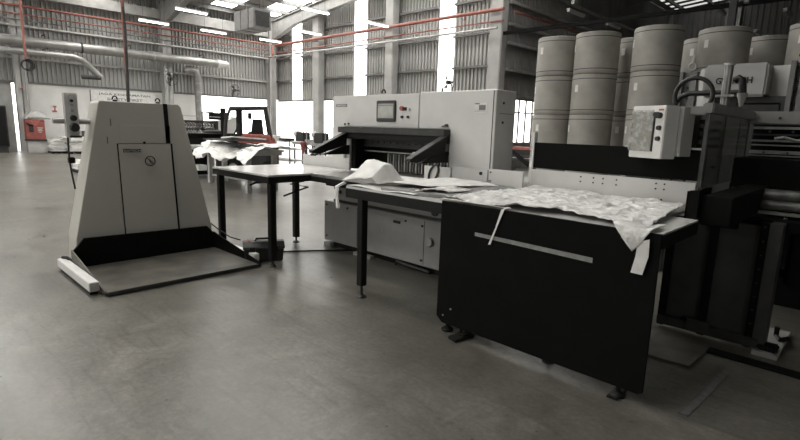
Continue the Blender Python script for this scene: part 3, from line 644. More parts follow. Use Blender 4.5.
# crumpled protective sheet over the right half of the table
def z_right(x, y, u, v):
    z = .994+.012*sm(2.9,3.1,y)+.018*math.exp(-((x+1.62)**2/.012))*math.exp(-((y-3.0)**2/.05))
    return z+.012*(noise.noise(Vector((x*3,y*3,2)))+.5)+.011*(1-abs(noise.noise(Vector((x*4+y,y*6,7)))))**6+.006*(1-abs(noise.noise(Vector((x*9,y*7-x*3,4)))))**8
fr = [(-2.33,2.90),(-1.95,2.875),(-1.62,2.90),(-1.50,2.99),(-1.2,2.95),(-1.05,2.87)]
def front_y(x):
    for (a, ya), (b, yb) in zip(fr[:-1], fr[1:]):
        if a <= x <= b: return ya+(yb-ya)*(x-a)/(b-a)
    return fr[0][1] if x < fr[0][0] else fr[-1][1]
def z_big(x, y, u, v):
    yy = front_y(x); y2 = yy+(4.06-yy)*v+.012*noise.noise(Vector((x*14, v*3, 3)))
    return (x, y2, z_right(x, y2, u, v))
sheet('protective_sheet', ((-2.33,2.9),(-.90,2.9),(-1.02,4.06),(-2.25,4.06)), z_big, 'tyvek', 'large crumpled white sheet covering the right half of the work table', 'sheet', 120, 70, .022, 7, 0, .003, loc=(-1.6,3.4,.99))
# corner flap folding over the panel edge, with its pointed tail
def z_flap(x, y, u, v):                                # v runs over the panel edge and down to a point
    if v < .45:
        q = v/.45; xl, xr = -1.16+.09*q, -.86; return (xl+(xr-xl)*u, 3.06-.215*q, 1.010+.008*math.sin(u*6))
    q = (v-.45)/.55; xl, xr = -1.07+.12*q, -.86-.06*q
    return (xl+(xr-xl)*u, 2.842-.02*math.sin(q*2.4), 1.008-.105*q-.03*q*(1-u))
sheet('sheet_flap', ((-1.1,3.0),(-.8,3.0),(-.8,2.8),(-1.1,2.8)), z_flap, 'tyvek', 'white corner flap folded over the top edge of the black panel', 'sheet', 20, 26, .006, 12, 0, .003)
tag(MB().prism([(-.925,2.83,.93),(-.865,2.825,.955),(-.862,2.83,.86),(-.885,2.835,.752),(-.945,2.83,.755),(-.93,2.835,.85)], (0,-.003,0)).build('torn_paper_strip', 'paper', loc=(-.9,2.83,.85)), 'torn pale strip hanging straight down over the black panel at its right end', 'paper')
tag(MB().prism([(-1.805,2.842,.990),(-1.778,2.842,1.0),(-1.815,2.838,.90),(-1.872,2.84,.74),(-1.890,2.84,.738),(-1.84,2.838,.86)], (0,-.003,0)).prism([(-1.805,2.842,.990),(-1.778,2.842,1.0),(-1.77,2.9,1.003),(-1.80,2.9,1.003)], (0,0,-.003)).build('paper_ribbon', 'paper', loc=(-1.83,2.84,.9)), 'narrow white ribbon hanging slantwise across the grey tape strip', 'paper')
tag(MB().prism([(-2.36,2.872,.99),(-2.33,2.862,1.0),(-2.0,2.868,1.0),(-1.75,2.875,.998),(-1.9,2.90,.995),(-2.34,2.90,.998)], (0,0,.004)).build('paper_edge_strip', 'paper', loc=(-2.1,2.88,.99)), 'bright folded paper edge along the front of the table, left of the ribbon', 'paper')

# ================================================================== STACKER GANTRY ON THE RIGHT
t = thing('stacking_machine', 'dark gantry stacking machine behind the work table with a clear side guard', 'machine', (-.9,4.8,0))
MB().cb(-2.34,4.14,.985,-1.0,4.19,1.168,.003).build('stop_plate', 'grey', t)
pm = MB()
for x, z in ((-1.87,1.14),(-1.76,1.14),(-1.68,1.14),(-1.57,1.14),(-1.87,1.10),(-1.76,1.10),(-1.68,1.10),(-1.57,1.10),(-1.27,1.14),(-1.21,1.14),(-1.27,1.10),(-1.21,1.10),(-1.28,1.02),(-1.22,1.02),(-1.28,.995),(-1.22,.995)):
    pm.cyl((x,4.14,z),(x,4.136,z),.007,n=8)
for k in range(16): pm.cyl((-2.28+k*.085,4.14,.995),(-2.28+k*.085,4.137,.995),.004,n=6)
pm.build('plate_hole', 'ink', t)
MB().cb(-2.36,4.20,1.178,-.975,4.24,1.408,.003).build('dark_shield', 'black', t)
MB().box(-2.38,4.19,.99,-2.36,4.25,1.5).build('shield_post', 'cream', t)
MB().cb(-1.52,4.185,1.163,-1.28,4.20,1.18,.002).cb(-1.33,4.17,1.15,-1.25,4.2,1.178,.002).build('shield_bracket', 'ink', t)
# side guard, frame and cross beam, in grey darkened for the dim side
MB().box(-.962,4.09,1.14,-.956,5.47,1.665).build('side_guard', 'glass', t)
MB().cb(-1.0,4.05,1.665,-.93,5.56,1.735,.008).build('top_frame', 'gantrygrey', t)
MB().cb(-1.30,4.12,1.655,-.98,4.22,1.715,.006).build('front_bridge', 'gantrygrey', t)
for y in (4.12,4.6,5.1,5.44): MB().box(-.99,y,1.14,-.965,y+.03,1.665).build('guard_upright', 'panelgrey', t)
for y, z in ((4.35,1.28),(5.2,1.3),(4.4,1.55),(5.25,1.52)): MB().cyl((-.965,y,z),(-.945,y,z),.012,n=10).build('guard_knob', 'ink', t)
MB().cb(-1.0,5.5,1.63,2.4,5.62,1.738,.006).build('cross_beam', 'gantrygrey', t)
MB().cyl((-.75,5.5,1.68),(-.75,5.49,1.68),.012,n=8).build('beam_screw', 'ink', t)
# housing between control box and guard
MB().cb(-1.22,4.24,1.41,-1.10,4.6,1.70,.006).build('switch_housing', 'gantrygrey', t)
for z in (1.42,1.48,1.54,1.60): MB().box(-1.09,4.26,z,-.99,4.7,z+.025).build('louvre', 'blacksteel', t)
MB().box(-1.1,4.24,1.40,-1.06,4.3,1.66).build('louvre_frame', 'panelgrey', t)
MB().cb(-1.55,4.18,1.405,-1.0,4.22,1.42,.002).build('rail_strip', 'steel', t)
# rails, pressing beam and rollers across the machine
MB().box(-.95,5.62,.0,2.3,5.75,1.64).build('rear_cover', 'black', t)
for z, h, m, y in ((1.585,.022,'steel',5.50),(1.53,.015,'dark',5.49),(1.475,.018,'gantrygrey',5.46),(1.44,.012,'steel',5.48),(1.37,.03,'gantrygrey',5.44),(1.35,.01,'steel',5.43),(1.62,.008,'dark',5.48)):
    MB().cb(-.93,y,z,2.3,y+.07,z+h,.003).build('cross_rail', m, t)
for k in range(9):
    MB().cyl((-.80+k*.16,5.46,1.565),(-.80+k*.16,5.44,1.565),.011,n=8).cyl((-.82+k*.17,5.43,1.385),(-.82+k*.17,5.42,1.385),.009,n=8).build('rail_bolt', 'ink', t)
MB().tube([(-.75,5.42,1.505),(-.68,5.36,1.515),(-.6,5.38,1.49),(-.5,5.36,1.51),(-.2,5.36,1.50)], .013, 8).build('air_hose', 'steel', t, smooth=True)
MB().cb(-.95,5.0,1.10,2.3,5.6,1.34,.005).build('press_beam', 'black', t)
MB().prism([(-.905,3.57,.987),(-.835,3.57,.987),(-.835,3.57,1.17),(-.905,3.57,1.158)], (0,.08,0)).box(-.905,3.57,.985,-.895,4.14,1.15).build('corner_bracket', 'black', t)
MB().cb(-.832,3.62,.955,-.66,4.95,1.135,.005).build('end_box', 'black', t)
MB().prism([(-.955,4.10,1.14),(-.945,4.16,1.14),(-.95,4.14,1.05),(-.965,4.09,1.04)], (.006,0,0)).build('guard_foot', 'gantrygrey', t)
MB().cb(-.72,4.35,.86,1.6,4.5,.935,.004).cb(-.95,4.2,.86,-.72,4.5,.935,.004).build('lower_beam', 'black', t)
MB().cyl((-.72,4.68,1.085),(2.0,4.68,1.085),.045,n=20).build('roller', 'rollersteel', t, smooth=True)
MB().cyl((-.72,4.62,1.015),(2.0,4.62,1.015),.035,n=20).build('roller', 'rollersteel', t, smooth=True)
MB().cb(-.72,4.52,.955,2.0,4.58,.975,.003).build('roller_rail', 'steel', t)
for k in range(2): MB().cyl((-.832,3.95+k*.35,1.0+k*.03),(-.84,3.95+k*.35,1.0+k*.03),.008,n=8).build('box_screw', 'gantrygrey', t)
# cabinet legs and lower panels
MB().box(-1.15,4.26,.09,-.53,4.30,.90).build('lower_panel', 'panelgrey', t)
for x in (-1.17,-.885,-.585): MB().cb(x,4.22,.02,x+.05,4.28,.93,.003).build('frame_post', 'black', t)
MB().cb(-.535,4.22,.04,-.46,4.36,.93,.003).build('end_post', 'panelgrey', t)
MB().cb(-1.17,4.21,.03,-.5,4.27,.10,.003).cb(-.95,4.18,.06,-.80,4.22,.14,.003).build('bottom_rail', 'dark', t)
for k in range(9): MB().cyl((-.56,4.22,.1+k*.1),(-.56,4.213,.1+k*.1),.007,n=6).build('post_bolt', 'ink', t)
MB().cb(-.52,4.16,.0,-.37,4.80,.03,.003).build('foot_plate', 'galv', t)
MB().tube([(-.44,4.62,.10),(-.44,4.62,.03),(-.40,4.5,.04),(-.36,4.56,.05)], .018, 8).build('anchor_bolt', 'blacksteel', t, smooth=True)
MB().cb(-.50,4.2,.03,-.38,4.32,.07,.01).build('anchor_block', 'blacksteel', t)
MB().cb(-.44,4.40,.45,-.05,4.75,.86,.03).cb(-.47,4.45,.52,-.43,4.62,.58,.006).build('drive_motor', 'black', t)
MB().cyl((-.50,4.62,.55),(-.50,4.62,.93),.012,n=10).build('guide_rod', 'steel', t, smooth=True)
MB().cb(1.3,4.22,.0,1.4,4.36,.93,.003).build('frame_post', 'dark', t)
MB().cb(-1.15,5.5,.0,-1.05,5.6,1.63,.003).build('frame_post', 'dark', t)

# control box on the gantry, turned towards the operator
t = thing('control_panel_box', 'pale grey control box with film-wrapped screen above the dark shield', 'control box', (-1.203,3.95,1.334), -.42)
local(t, MB().cb(-.30,0,0,0,.14,.382,.006)).build('enclosure', 'cream', t)
sc2 = local(t, MB().cb(-.283,-.008,.055,-.095,.0,.335,.003)).build('screen', 'screen', t)
local(t, MB().tube([(-.283,-.008,.055),(-.095,-.008,.055),(-.095,-.008,.335),(-.283,-.008,.335)], .004, 6, closed=True)).build('screen_frame', 'inkgrey', sc2)
fm = MB(); vs = []
for j in range(15):
    for i in range(15):
        x = -.29+i*.0145; z = .05+j*.0215
        vs.append((x, -.016-.010*abs(noise.noise(Vector((x*24,z*20,3))))-.006*noise.noise(Vector((x*60,z*50,1))), z))
fm.add(vs, [(j*15+i, j*15+i+1, (j+1)*15+i+1, (j+1)*15+i) for j in range(14) for i in range(14)])
local(t, fm).build('plastic_film', 'film', t, smooth='all')
local(t, MB().box(-.092,-.006,.05,-.082,0,.30)).build('screen_edge', 'ink', t)
local(t, MB().cb(-.10,-.02,.30,-.045,0,.335,.006)).build('bracket', 'ink', t)
for z, r in ((.222,.018),(.145,.018)):
    local(t, MB().cyl((-.040,0,z),(-.040,-.02,z),r,r*.85,18)).build('knob', 'dark', t, smooth=True)
local(t, MB().cyl((-.045,0,.31),(-.045,-.035,.31),.022,.02,18)).build('stop_button', 'ink', t, smooth=True)
local(t, MB().box(-.06,-.003,.345,-.02,0,.357)).build('sticker', 'dimred', t)
local(t, MB().cb(-.12,.14,.02,.03,.26,.375,.004)).build('mounting_arm', 'basegrey', t)

# hoses and steel post on top
tag(MB().tube(arc((-1.12,4.25,1.80), .125, PI+.5, -.5, 20, 'xz'), .016, 10).build('loop_hose', 'rubber', smooth=True, loc=(-1.1,4.2,1.7)), 'thick black hose arching above the control box', 'hose')
t = thing('air_cylinder', 'upright bare steel cylinder post on the gantry frame in front of the lettered cabinet', 'cylinder', (-.97,4.5,1.735))
MB().cyl((-.97,4.5,1.735),(-.97,4.5,2.03),.029,n=20).build('barrel', 'rollersteel2', t, smooth=True)
MB().cyl((-.97,4.5,2.03),(-.97,4.5,2.045),.037,n=20).build('end_cap', 'galv', t, smooth=True)
MB().cb(-1.06,4.44,1.80,-.90,4.52,1.815,.003).cyl((-1.04,4.46,1.735),(-1.04,4.46,1.80),.012,n=8).cyl((-1.04,4.46,1.735),(-1.04,4.46,1.75),.03,n=12).build('clamp', 'steel', t)
t = thing('hose_fitting', 'black hose bend on a pale cone fitting beside the steel cylinder', 'hose', (-.89,4.62,1.735))
MB().tube([(-.955,4.64,1.93),(-.925,4.64,1.95),(-.90,4.63,1.93),(-.89,4.62,1.88),(-.885,4.62,1.835)], .026, 10).build('hose', 'rubber', t, smooth=True)
MB().lathe((-.885,4.62,1.735),[(.012,0),(.02,.04),(.034,.085),(.038,.10)],14).build('cone', 'basegrey', t, smooth=True)
tag(MB().tube([(-1.46,5.0,1.78),(-1.42,5.0,1.84),(-1.35,5.0,1.87),(-1.15,5.0,1.87),(-.95,5.0,1.87)], .022, 10).build('trunking_hose', 'rubber', smooth=True, loc=(-1.3,5,1.8)), 'straight black hose running level behind the hose arch', 'hose')

# lettered cabinet of the machine behind
t = thing('machine_cabinet', 'big pale cabinet with raised maker lettering behind the steel cylinder', 'machine', (-1.2,6.3,0))
MB().cb(-1.56,6.2,1.915,-1.0,6.6,2.245,.02).build('hood', 'basegrey', t)
MB().cb(-1.66,6.45,1.4,-.72,7.1,2.235,.01).build('rear_panel', 'grey', t)
MB().box(-1.5,6.3,0,-.6,7.0,1.92).build('body', 'dark', t)
MB().tube([(-1.25,6.295,1.85),(-.88,6.295,1.85),(-.88,6.295,1.74),(-1.25,6.295,1.74)], .008, 4, closed=True).build('hatch_frame', 'blacksteel', t)
text('lettering', 'GWTECH', 'ink', t, (-1.44,6.197,2.045), (1,0,0), (0,0,1), .065, .32, .006, .02)
t = thing('rack_post', 'perforated dark steel upright right of the lettered cabinet', 'post', (-.72,6.1,0))
MB().box(-.80,6.0,0,-.76,6.08,2.22).box(-.72,6.0,0,-.66,6.08,2.22).box(-.80,6.07,0,-.66,6.09,2.22).build('channel', 'purlin', t)
for k in range(8): MB().cyl((-.74,6.08,1.5+k*.11),(-.74,6.04,1.5+k*.11),.018,n=10).build('slot', 'ink', t)
MB().tube([(-.735,6.05,2.2),(-.73,6.05,2.34),(-.70,6.05,2.38)], .016, 8).build('hook', 'galv', t, smooth=True)
t = thing('rack_post', 'ribbed steel upright with a ring on top, left of the lettered cabinet', 'post', (-1.62,6.0,0))
MB().box(-1.72,5.95,0,-1.69,6.02,2.16).box(-1.62,5.95,0,-1.56,6.02,2.16).box(-1.72,6.01,0,-1.56,6.03,2.16).build('channel', 'purlin', t)
for k in range(6): MB().cyl((-1.64,6.02,1.6+k*.1),(-1.64,5.98,1.6+k*.1),.014,n=10).build('slot', 'ink', t)
MB().tube(arc((-1.62,5.98,2.21),.035,0,2*PI,16,'xz')[:-1], .010, 8, closed=True).cyl((-1.62,5.98,2.245),(-1.61,5.98,2.33),.012,n=8).build('lifting_ring', 'galv', t, smooth=True)

# floor bits at the right
tag(MB().prism([(-1.10,3.56,.002),(-.765,3.575,.002),(-.745,3.95,.002),(-1.10,4.06,.002)], (0,0,.014)).build('floor_plate', 'rust', loc=(-.93,3.8,0)), 'thin steel sheet on the floor beside the black panel', 'plate')
tag(MB().box(-.745,3.94,0,2.5,4.02,.02).build('floor_rail', 'blacksteel', loc=(0,3.98,0)), 'black strip rail along the floor in front of the gantry', 'rail')
tag(MB().prism([(-.600,3.69,.001),(-.555,3.66,.001),(-.595,2.92,.001),(-.645,2.93,.001)], (0,0,.002)).build('floor_tape', 'tapedim', loc=(-.6,3.3,0)), 'pale strip of tape stuck on the dark floor', 'tape')

# ================================================================== STACKED PAPER ROLLS
RH, RR = .98, .525
def make_roll():
    t = thing('paper_roll', None, 'paper roll', (0,0,0), 0, 'kraft wrapped paper rolls stacked on end')
    MB().lathe((0,0,0),[(RR-.06,.0),(RR-.015,.003),(RR,.02),(RR+.002,.1),(RR,.5),(RR+.002,RH-.1),(RR,RH-.02),(RR-.015,RH-.004),(RR-.06,RH-.001)],44).build('wrapping', 'kraft', t, smooth=True)
    for z in (.115,RH-.115):
        MB().lathe((0,0,z),[(RR-.01,-.008),(RR+.004,-.008),(RR+.004,.008),(RR-.01,.008)],44).build('edge_seam', 'kraftline', t, smooth=True)
    cr = MB()
    for k in range(26):
        a = k*2*PI/26+.05*math.sin(k*7); c, s = math.cos(a), math.sin(a)
        cr.prism([(c*(RR+.001)-s*.006,s*(RR+.001)+c*.006,RH-.03),(c*(RR+.001)+s*.006,s*(RR+.001)-c*.006,RH-.03),(c*(RR-.03),s*(RR-.03),RH+.001)], (c*.004,s*.004,.002))
    cr.build('crimp', 'label', t)
    a = -2.2; c, s = math.cos(a), math.sin(a); q = RR+.003
    MB().prism([(c*q-s*.05,s*q+c*.05,.55),(c*q+s*.05,s*q-c*.05,.55),(c*q+s*.05,s*q-c*.05,.72),(c*q-s*.05,s*q+c*.05,.72)], (c*.003,s*.003,0)).build('label_sticker', 'label', t)
    return t
stacks = [(-6.76,12.89,'the stack nearest the white window'),(-5.68,12.84,'the second stack from the white window'),
          (-4.27,12.9,'the stack directly behind the film-wrapped control box'),(-3.17,13.9,'the broad stack behind the steel cylinder'),
          (-5.2,14.15,'the dark stack behind the second and third'),(-3.8,15.05,'the narrow stack left of the broad one'),
          (-2.55,15.6,'the shadowed stack right of the broad one'),(-1.5,14.25,'the stack at the right edge of the picture')]
lev = ['bottom roll of ','second roll up in ','third roll up in ','top roll of ']
first = None
for x, y, lab in stacks:
    for k in range(4):
        rz = (x*7+k*1.3) % .9-.45
        L_ = 'kraft paper roll, '+lev[k]+lab
        if first is None: first = make_roll(); first['label'] = L_; first.location = (x,y,0); first.rotation_euler = (0,0,rz)
        else: dup(first, (x+.006*math.sin(k*5+x),y+.006*math.cos(k*3+y),k*(RH+.004)), L_, rz)
#BACKGROUND_START
# ================================================================== BACKGROUND THINGS
# forklift seen from its side, mast to the left
t = thing('forklift_truck', 'red forklift truck with dark roll cage and mast in front of the bright gate', 'forklift', (-13.07,7.29,0), -2.05)
def fl(mb, name, m, p=t, **k):
    mb.v = [Vector((v.x*.85, v.y*.88, v.z*.97)) for v in mb.v]
    return local(t, mb).build(name, m, p, **k)
fl(MB().prism([(-.92,-.5,.98),(-.88,-.5,1.15),(-.75,-.5,1.25),(.10,-.5,1.27),(.25,-.5,1.15),(.28,-.5,.98)], (0,1.0,0)), 'hood', 'dimred', bevel=.04)
fl(MB().cb(-1.0,-.48,.25,-.6,.48,.97,.06), 'counterweight', 'dark')
fl(MB().cb(-.62,-.46,.3,.28,.46,.975,.03), 'chassis', 'panelgrey')
fl(MB().cb(.25,-.5,.25,.6,.5,.52,.03).cb(.45,-.45,.5,.6,.45,1.1,.03), 'front_deck', 'dark')
c = MB()
for y in (-.48,.42):
    c.tube([(.72,y+.03,.5),(.62,y+.03,1.6),(.48,y+.03,1.95),(-.62,y+.03,2.0),(-.78,y+.03,1.1)], .055, 8)
fl(c, 'roll_cage', 'dark', smooth=True)
fl(MB().cb(.15,-.47,.9,.30,-.38,2.0,.01), 'cage_post', 'dark')
fl(MB().cb(.12,.38,.9,.20,.45,2.0,.01), 'cage_post', 'blacksteel')
r_ = MB().box(-.62,-.48,1.97,.48,.48,2.0)
fl(r_, 'cage_roof', 'dark')
fl(MB().cb(-.45,-.25,1.2,-.05,.25,1.32,.03).prism([(-.55,-.25,1.25),(-.15,-.25,1.25),(-.22,-.25,1.68),(-.5,-.25,1.68)], (0,.5,0)), 'seat', 'rubber')
fl(MB().tube([(.45,0,1.1),(.30,0,1.38)], .02, 8).tube([(.28+.02*math.cos(a),.17*math.cos(a),1.39+.14*math.sin(a)) for a in [k*PI/8 for k in range(16)]], .014, 6, closed=True), 'steering_wheel', 'rubber', smooth=True)
for y in (-.36,.30):
    fl(MB().cb(.62,y,.15,.78,y+.10,1.95,.006), 'mast_upright', 'blacksteel')
fl(MB().box(.66,-.3,.9,.76,.3,.98).box(.66,-.3,1.7,.76,.3,1.78), 'mast_crossbar', 'blacksteel')
for y in (-.3,.18): fl(MB().box(.80,y,.05,1.15,y+.12,.10).box(.78,y,.05,.84,y+.12,.7), 'fork', 'dark')
for x, y, r in ((.45,-.5,.30),(.45,.30,.30),(-.65,-.5,.26),(-.65,.30,.26)):
    wv = fl(MB().cyl((x,y,r),(x,y+.2,r),r,n=24), 'wheel', 'rubber', smooth=True); fl(MB().cyl((x,y-.01,r),(x,y+.21,r),r*.5,n=16), 'wheel_rim', 'galv', wv, smooth=True)
for x, y, z in ((.55,.46,1.75),(-.2,-.46,1.78)): fl(MB().cb(x,y,z-.1,x+.12,y+.05,z+.08,.01), 'mirror', 'dark')
fl(MB().box(-.78,-.505,.72,-.1,-.5,.80), 'side_stripe', 'cream')

# plywood work table with draped paper
t = thing('packing_table', 'old table with pale wooden legs behind the grey side table', 'table', (-10.9,5.9,0), 0)
MB().cb(-12.75,5.5,.90,-9.85,6.42,.94,.004).box(-12.7,5.55,.82,-9.9,5.58,.90).box(-9.91,5.55,.82,-9.88,6.38,.90).build('tabletop', 'wood', t)
for x, y in ((-12.4,5.9),(-10.03,5.62),(-10.12,6.33),(-12.5,6.33)):
    MB().cb(x-.055,y-.055,0,x+.055,y+.055,.90,.005).build('leg', 'wood', t)
MB().cb(-12.4,5.9,.18,-10.1,6.35,.22,.004).build('shelf', 'wood', t)
def z_drape(x, y, u, v):
    e = max(0, .34-v)/.34
    return .99+.05*math.sin(u*6+1)*math.sin(v*4)-.34*e**1.3*(.55+.45*abs(math.sin(u*7+.6)))+.05*abs(noise.noise(Vector((x*3,y*3,1))))
sheet('paper_drape', ((-12.15,5.3),(-9.3,5.15),(-9.2,6.5),(-12.1,6.4)), z_drape, 'paper', 'heap of white waste paper drooping over the packing table by the forklift', 'paper', 60, 40, .05, 3.5, .12, .006)
tag(MB().prism([(-11.9,5.5,1.10),(-10.2,5.3,1.12),(-9.8,6.0,1.13),(-11.4,6.3,1.10)], (0,0,.025)).build('cardboard_sheet', 'dark', loc=(-10.8,5.8,1.1)), 'flat dark board lying on the heap of waste paper', 'board')
tag(MB().prism([(-11.2,5.6,1.15),(-10.3,5.4,1.20),(-9.9,6.0,1.16),(-10.9,6.3,1.15)], (0,0,.03)).build('paper_stack', 'paper', loc=(-10.6,5.8,1.15)), 'crooked white sheet on top of the dark board by the forklift', 'paper')

# dark finishing machine behind the lift tower
t = thing('folding_machine', 'long dark finishing machine between lift tower and forklift', 'machine', (-14.2,7.0,0))
MB().prism([(-14.6,6.15,.55),(-14.6,6.15,1.05),(-14.5,6.35,1.2),(-14.5,8.0,1.2),(-14.5,8.1,.7),(-14.5,6.4,.7)], (.7,0,0)).build('bed', 'blacksteel', t, bevel=.02)
MB().cb(-14.4,6.35,.05,-13.9,7.0,.72,.01).cb(-14.4,7.5,.05,-13.9,8.0,.72,.01).build('pedestal', 'blacksteel', t)
MB().cb(-14.0,6.2,.78,-13.5,6.8,.82,.004).build('delivery_tray', 'galv', t)
for k in range(8): MB().cyl((-13.8,6.9+k*.14,1.02+.02*(k%2)),(-13.77,6.9+k*.14,1.02),.02,n=8).build('adjuster', 'galv', t)
MB().cb(-13.95,6.5,.2,-13.5,6.75,.35,.01).build('pallet_foot', 'cream', t)
MB().lathe((-14.2,7.3,1.2),[(.28,0),(.26,.06),(.15,.1)],20).build('hood', 'blacksteel', t, smooth=True)
for o in list(t.children):
    o.location.y -= .42
# lattice roller rack
t = thing('roller_rack', 'dark lattice rack of rollers rising behind the finishing machine', 'rack', (-17,7.6,0))
MB().box(-17.05,6.9,0,-16.95,7.0,1.6).box(-17.05,8.3,0,-16.95,8.4,1.5).box(-17.05,6.9,1.5,-16.95,8.4,1.56).box(-17.05,6.9,1.0,-16.95,8.4,1.05).build('frame', 'dark', t)
for k in range(14):
    y = 6.98+k*.1
    MB().tube([(-17,y,1.03),(-17,y+.12,1.16),(-17,y,1.28),(-17,y+.12,1.4),(-17,y,1.52)], .030, 6).build('lattice_link', 'blacksteel', t)
MB().cb(-17.02,6.95,1.38,-16.98,8.35,1.41,.004).cb(-17.02,6.95,1.25,-16.98,8.35,1.30,.004).build('roller_bar', 'blacksteel', t)
MB().tube([(-17.2,6.6,1.72),(-17,9.2,1.68)], .015, 6).build('tie_bar', 'galv', t)
# pale machine head
t = thing('bindery_machine', 'pale grey bindery machine with a dark control block, left of the forklift', 'machine', (-17,8.6,0))
MB().prism([(-17,8.2,1.05),(-17,8.2,1.2),(-17,8.5,1.55),(-17,9.0,1.6),(-17,9.5,1.75),(-17,9.6,1.2),(-17,9.1,1.1)], (-.6,0,0)).build('body', 'grey', t, bevel=.02)
MB().tube([(-17,8.1,1.2),(-17,8.1,1.85),(-17,8.5,1.85)], .03, 6).build('bracket', 'blacksteel', t)
MB().cb(-17.2,8.4,1.6,-16.95,8.8,1.85,.02).build('control_block', 'blacksteel', t)
MB().cb(-17.5,8.3,0,-17.0,8.5,1.1,.01).cb(-17.5,9.3,0,-17.0,9.5,1.1,.01).build('stand', 'galv', t)
MB().cb(-17.3,8.7,.8,-16.9,9.2,.95,.01).build('tray', 'cream', t)

t.location.x -= .5
# small bench machines before the gate
for i, (x, lab) in enumerate(((-15.6,'small grey bench machine with upright rods, left one of the pair before the gate'),(-14.5,'small grey bench machine with upright rods, half behind the cutting machine'))):
    t = thing('bench_machine', lab, 'machine', (x,11.0,0), 0, 'bench machines by the gate')
    MB().cb(x-.45,10.8,.80,x+.45,11.3,.88,.006).build('bench_top', 'galv', t)
    for a, b in ((-.4,10.85),(.36,10.85),(-.4,11.2),(.36,11.2)): MB().box(x+a,b,0,x+a+.04,b+.04,.80).build('leg', 'dark', t)
    MB().cb(x-.28,10.85,.90,x+.22,11.15,1.25,.02).build('head', 'dark', t)
    MB().cb(x-.4,10.9,.88,x+.36,11.2,1.0,.02).build('base', 'galv', t)
    for k in range(5):
        MB().cyl((x-.35+k*.17,10.9,1.0),(x-.35+k*.17,10.9,1.35+.12*((k*7)%3)),.018,n=8).build('rod', 'galv', t)
    MB().lathe((x-.32,10.95,1.1),[(.10,0),(.14,.06),(.12,.16),(.05,.2)],12).build('drum', 'galv', t, smooth=True)
t = thing('trolley_rack', 'thin tubular trolley right of the forklift, full of glare from the gate', 'trolley', (-14.6,9.4,0))
for x in (-15.6,-14.7,-13.8):
    for y in (9.2,9.8): MB().cyl((x,y,.05),(x,y,1.0),.02,n=8).build('post', 'dark', t)
for z in (.35,.72,.95): MB().box(-15.62,9.18,z,-13.78,9.82,z+.03).build('shelf', 'galv', t)
tag(MB().cb(-15.4,9.3,.99,-14.9,9.6,1.14,.01).build('carton', 'grey', loc=(-15.1,9.4,.98)), 'small pale carton on the top shelf of the tubular trolley', 'box')
tag(MB().cb(-14.5,9.25,.99,-14.1,9.6,1.07,.01).build('carton', 'dark', loc=(-14.3,9.4,.98)), 'flat dark carton on the top shelf of the tubular trolley', 'box')
t = thing('tripod_light', 'pale post on a small base in the gate opening right of the forklift', 'stand', (-17.6,14.2,0))
MB().cyl((-17.6,14.2,0),(-17.6,14.2,1.7),.03,n=8).build('post', 'galv', t)
MB().cb(-17.9,13.9,0,-17.3,14.5,.8,.03).build('base', 'cream', t)
MB().cb(-17.8,14.15,1.2,-17.3,14.25,1.3,.01).build('crossbar', 'galv', t)

# left wall: red bin, bag, stacked papers, signs
t = thing('fire_hose_cabinet', 'red cabinet against the left wall with small white print', 'cabinet', (-26.95,4.95,.5))
MB().cb(-27.3,4.58,.58,-26.9,5.26,1.42,.02).build('body', 'red', t)
MB().box(-27.28,4.6,.0,-26.95,5.4,.50).build('plinth', 'masonry_grey', t)
MB().box(-27.3,4.56,.50,-26.9,5.30,.58).build('shelf', 'dark', t)
MB().prism([(-26.895,4.7,1.38),(-26.895,5.1,1.40),(-26.895,5.0,1.18),(-26.895,4.88,1.15)], (.006,0,0)).build('crest', 'dimred', t)
MB().box(-26.895,4.68,.88,-26.885,4.84,1.2).prism([(-26.895,4.60,1.3),(-26.895,4.85,1.16),(-26.895,4.80,1.10),(-26.895,4.6,1.2)], (.01,0,0)).build('handle_block', 'ink', t)
for k, (y0, y1) in enumerate(((4.98,5.18),(5.0,5.14),(4.98,5.16),(5.02,5.12))): MB().box(-26.896,y0,1.05-k*.06,-26.886,y1,1.075-k*.06).build('print_line', 'whitetext', t)
MB().box(-26.896,5.12,1.33,-26.886,5.22,1.36).build('hinge', 'ink', t)
t.location.x += .32
def z_bag(x, y, u, v): return 1.43+.33*math.sin(PI*min(1,max(0,u)))**.6*math.sin(PI*v)**.6
sheet('plastic_bag', ((-26.98,4.55),(-26.56,4.55),(-26.56,5.5),(-26.98,5.5)), z_bag, 'galv', 'crumpled grey plastic bag on top of the red cabinet', 'bag', 16, 24, .05, 5, .02, .006)
t = thing('safety_sign', 'small red and white safety sign on the left wall above the paper stacks', 'sign', (-27.48,5.75,1.75))
MB().cb(-27.495,5.72,1.75,-27.475,5.97,2.08,.002).build('board', 'label', t)
MB().box(-27.475,5.77,1.76,-27.465,5.95,1.84).box(-27.475,5.80,1.98,-27.465,5.94,2.04).prism([(-27.475,5.86,1.98),(-27.475,5.90,1.98),(-27.475,5.9,1.84),(-27.475,5.84,1.84)], (.01,0,0)).build('pictogram', 'dimred', t)
t = thing('safety_banner', 'long white wall banner with two lines of grey print above the lift tower', 'banner', (-27.45,8.8,2.1))
MB().cb(-27.495,7.35,2.05,-27.47,10.3,2.87,.003).build('cloth', 'paper', t)
MB().box(-27.49,7.33,2.05,-27.46,7.36,2.87).build('edge_batten', 'inkgrey', t)
text('lettering', 'JAGA KESELAMATAN', 'inkgrey', t, (-27.465,7.68,2.63), (0,1,0), (0,0,1), .13, 2.35, .002, .012)
text('lettering', 'SAFETY FIRST', 'inkgrey', t, (-27.465,8.05,2.42), (0,1,0), (0,0,1), .12, 1.6, .002, .012)
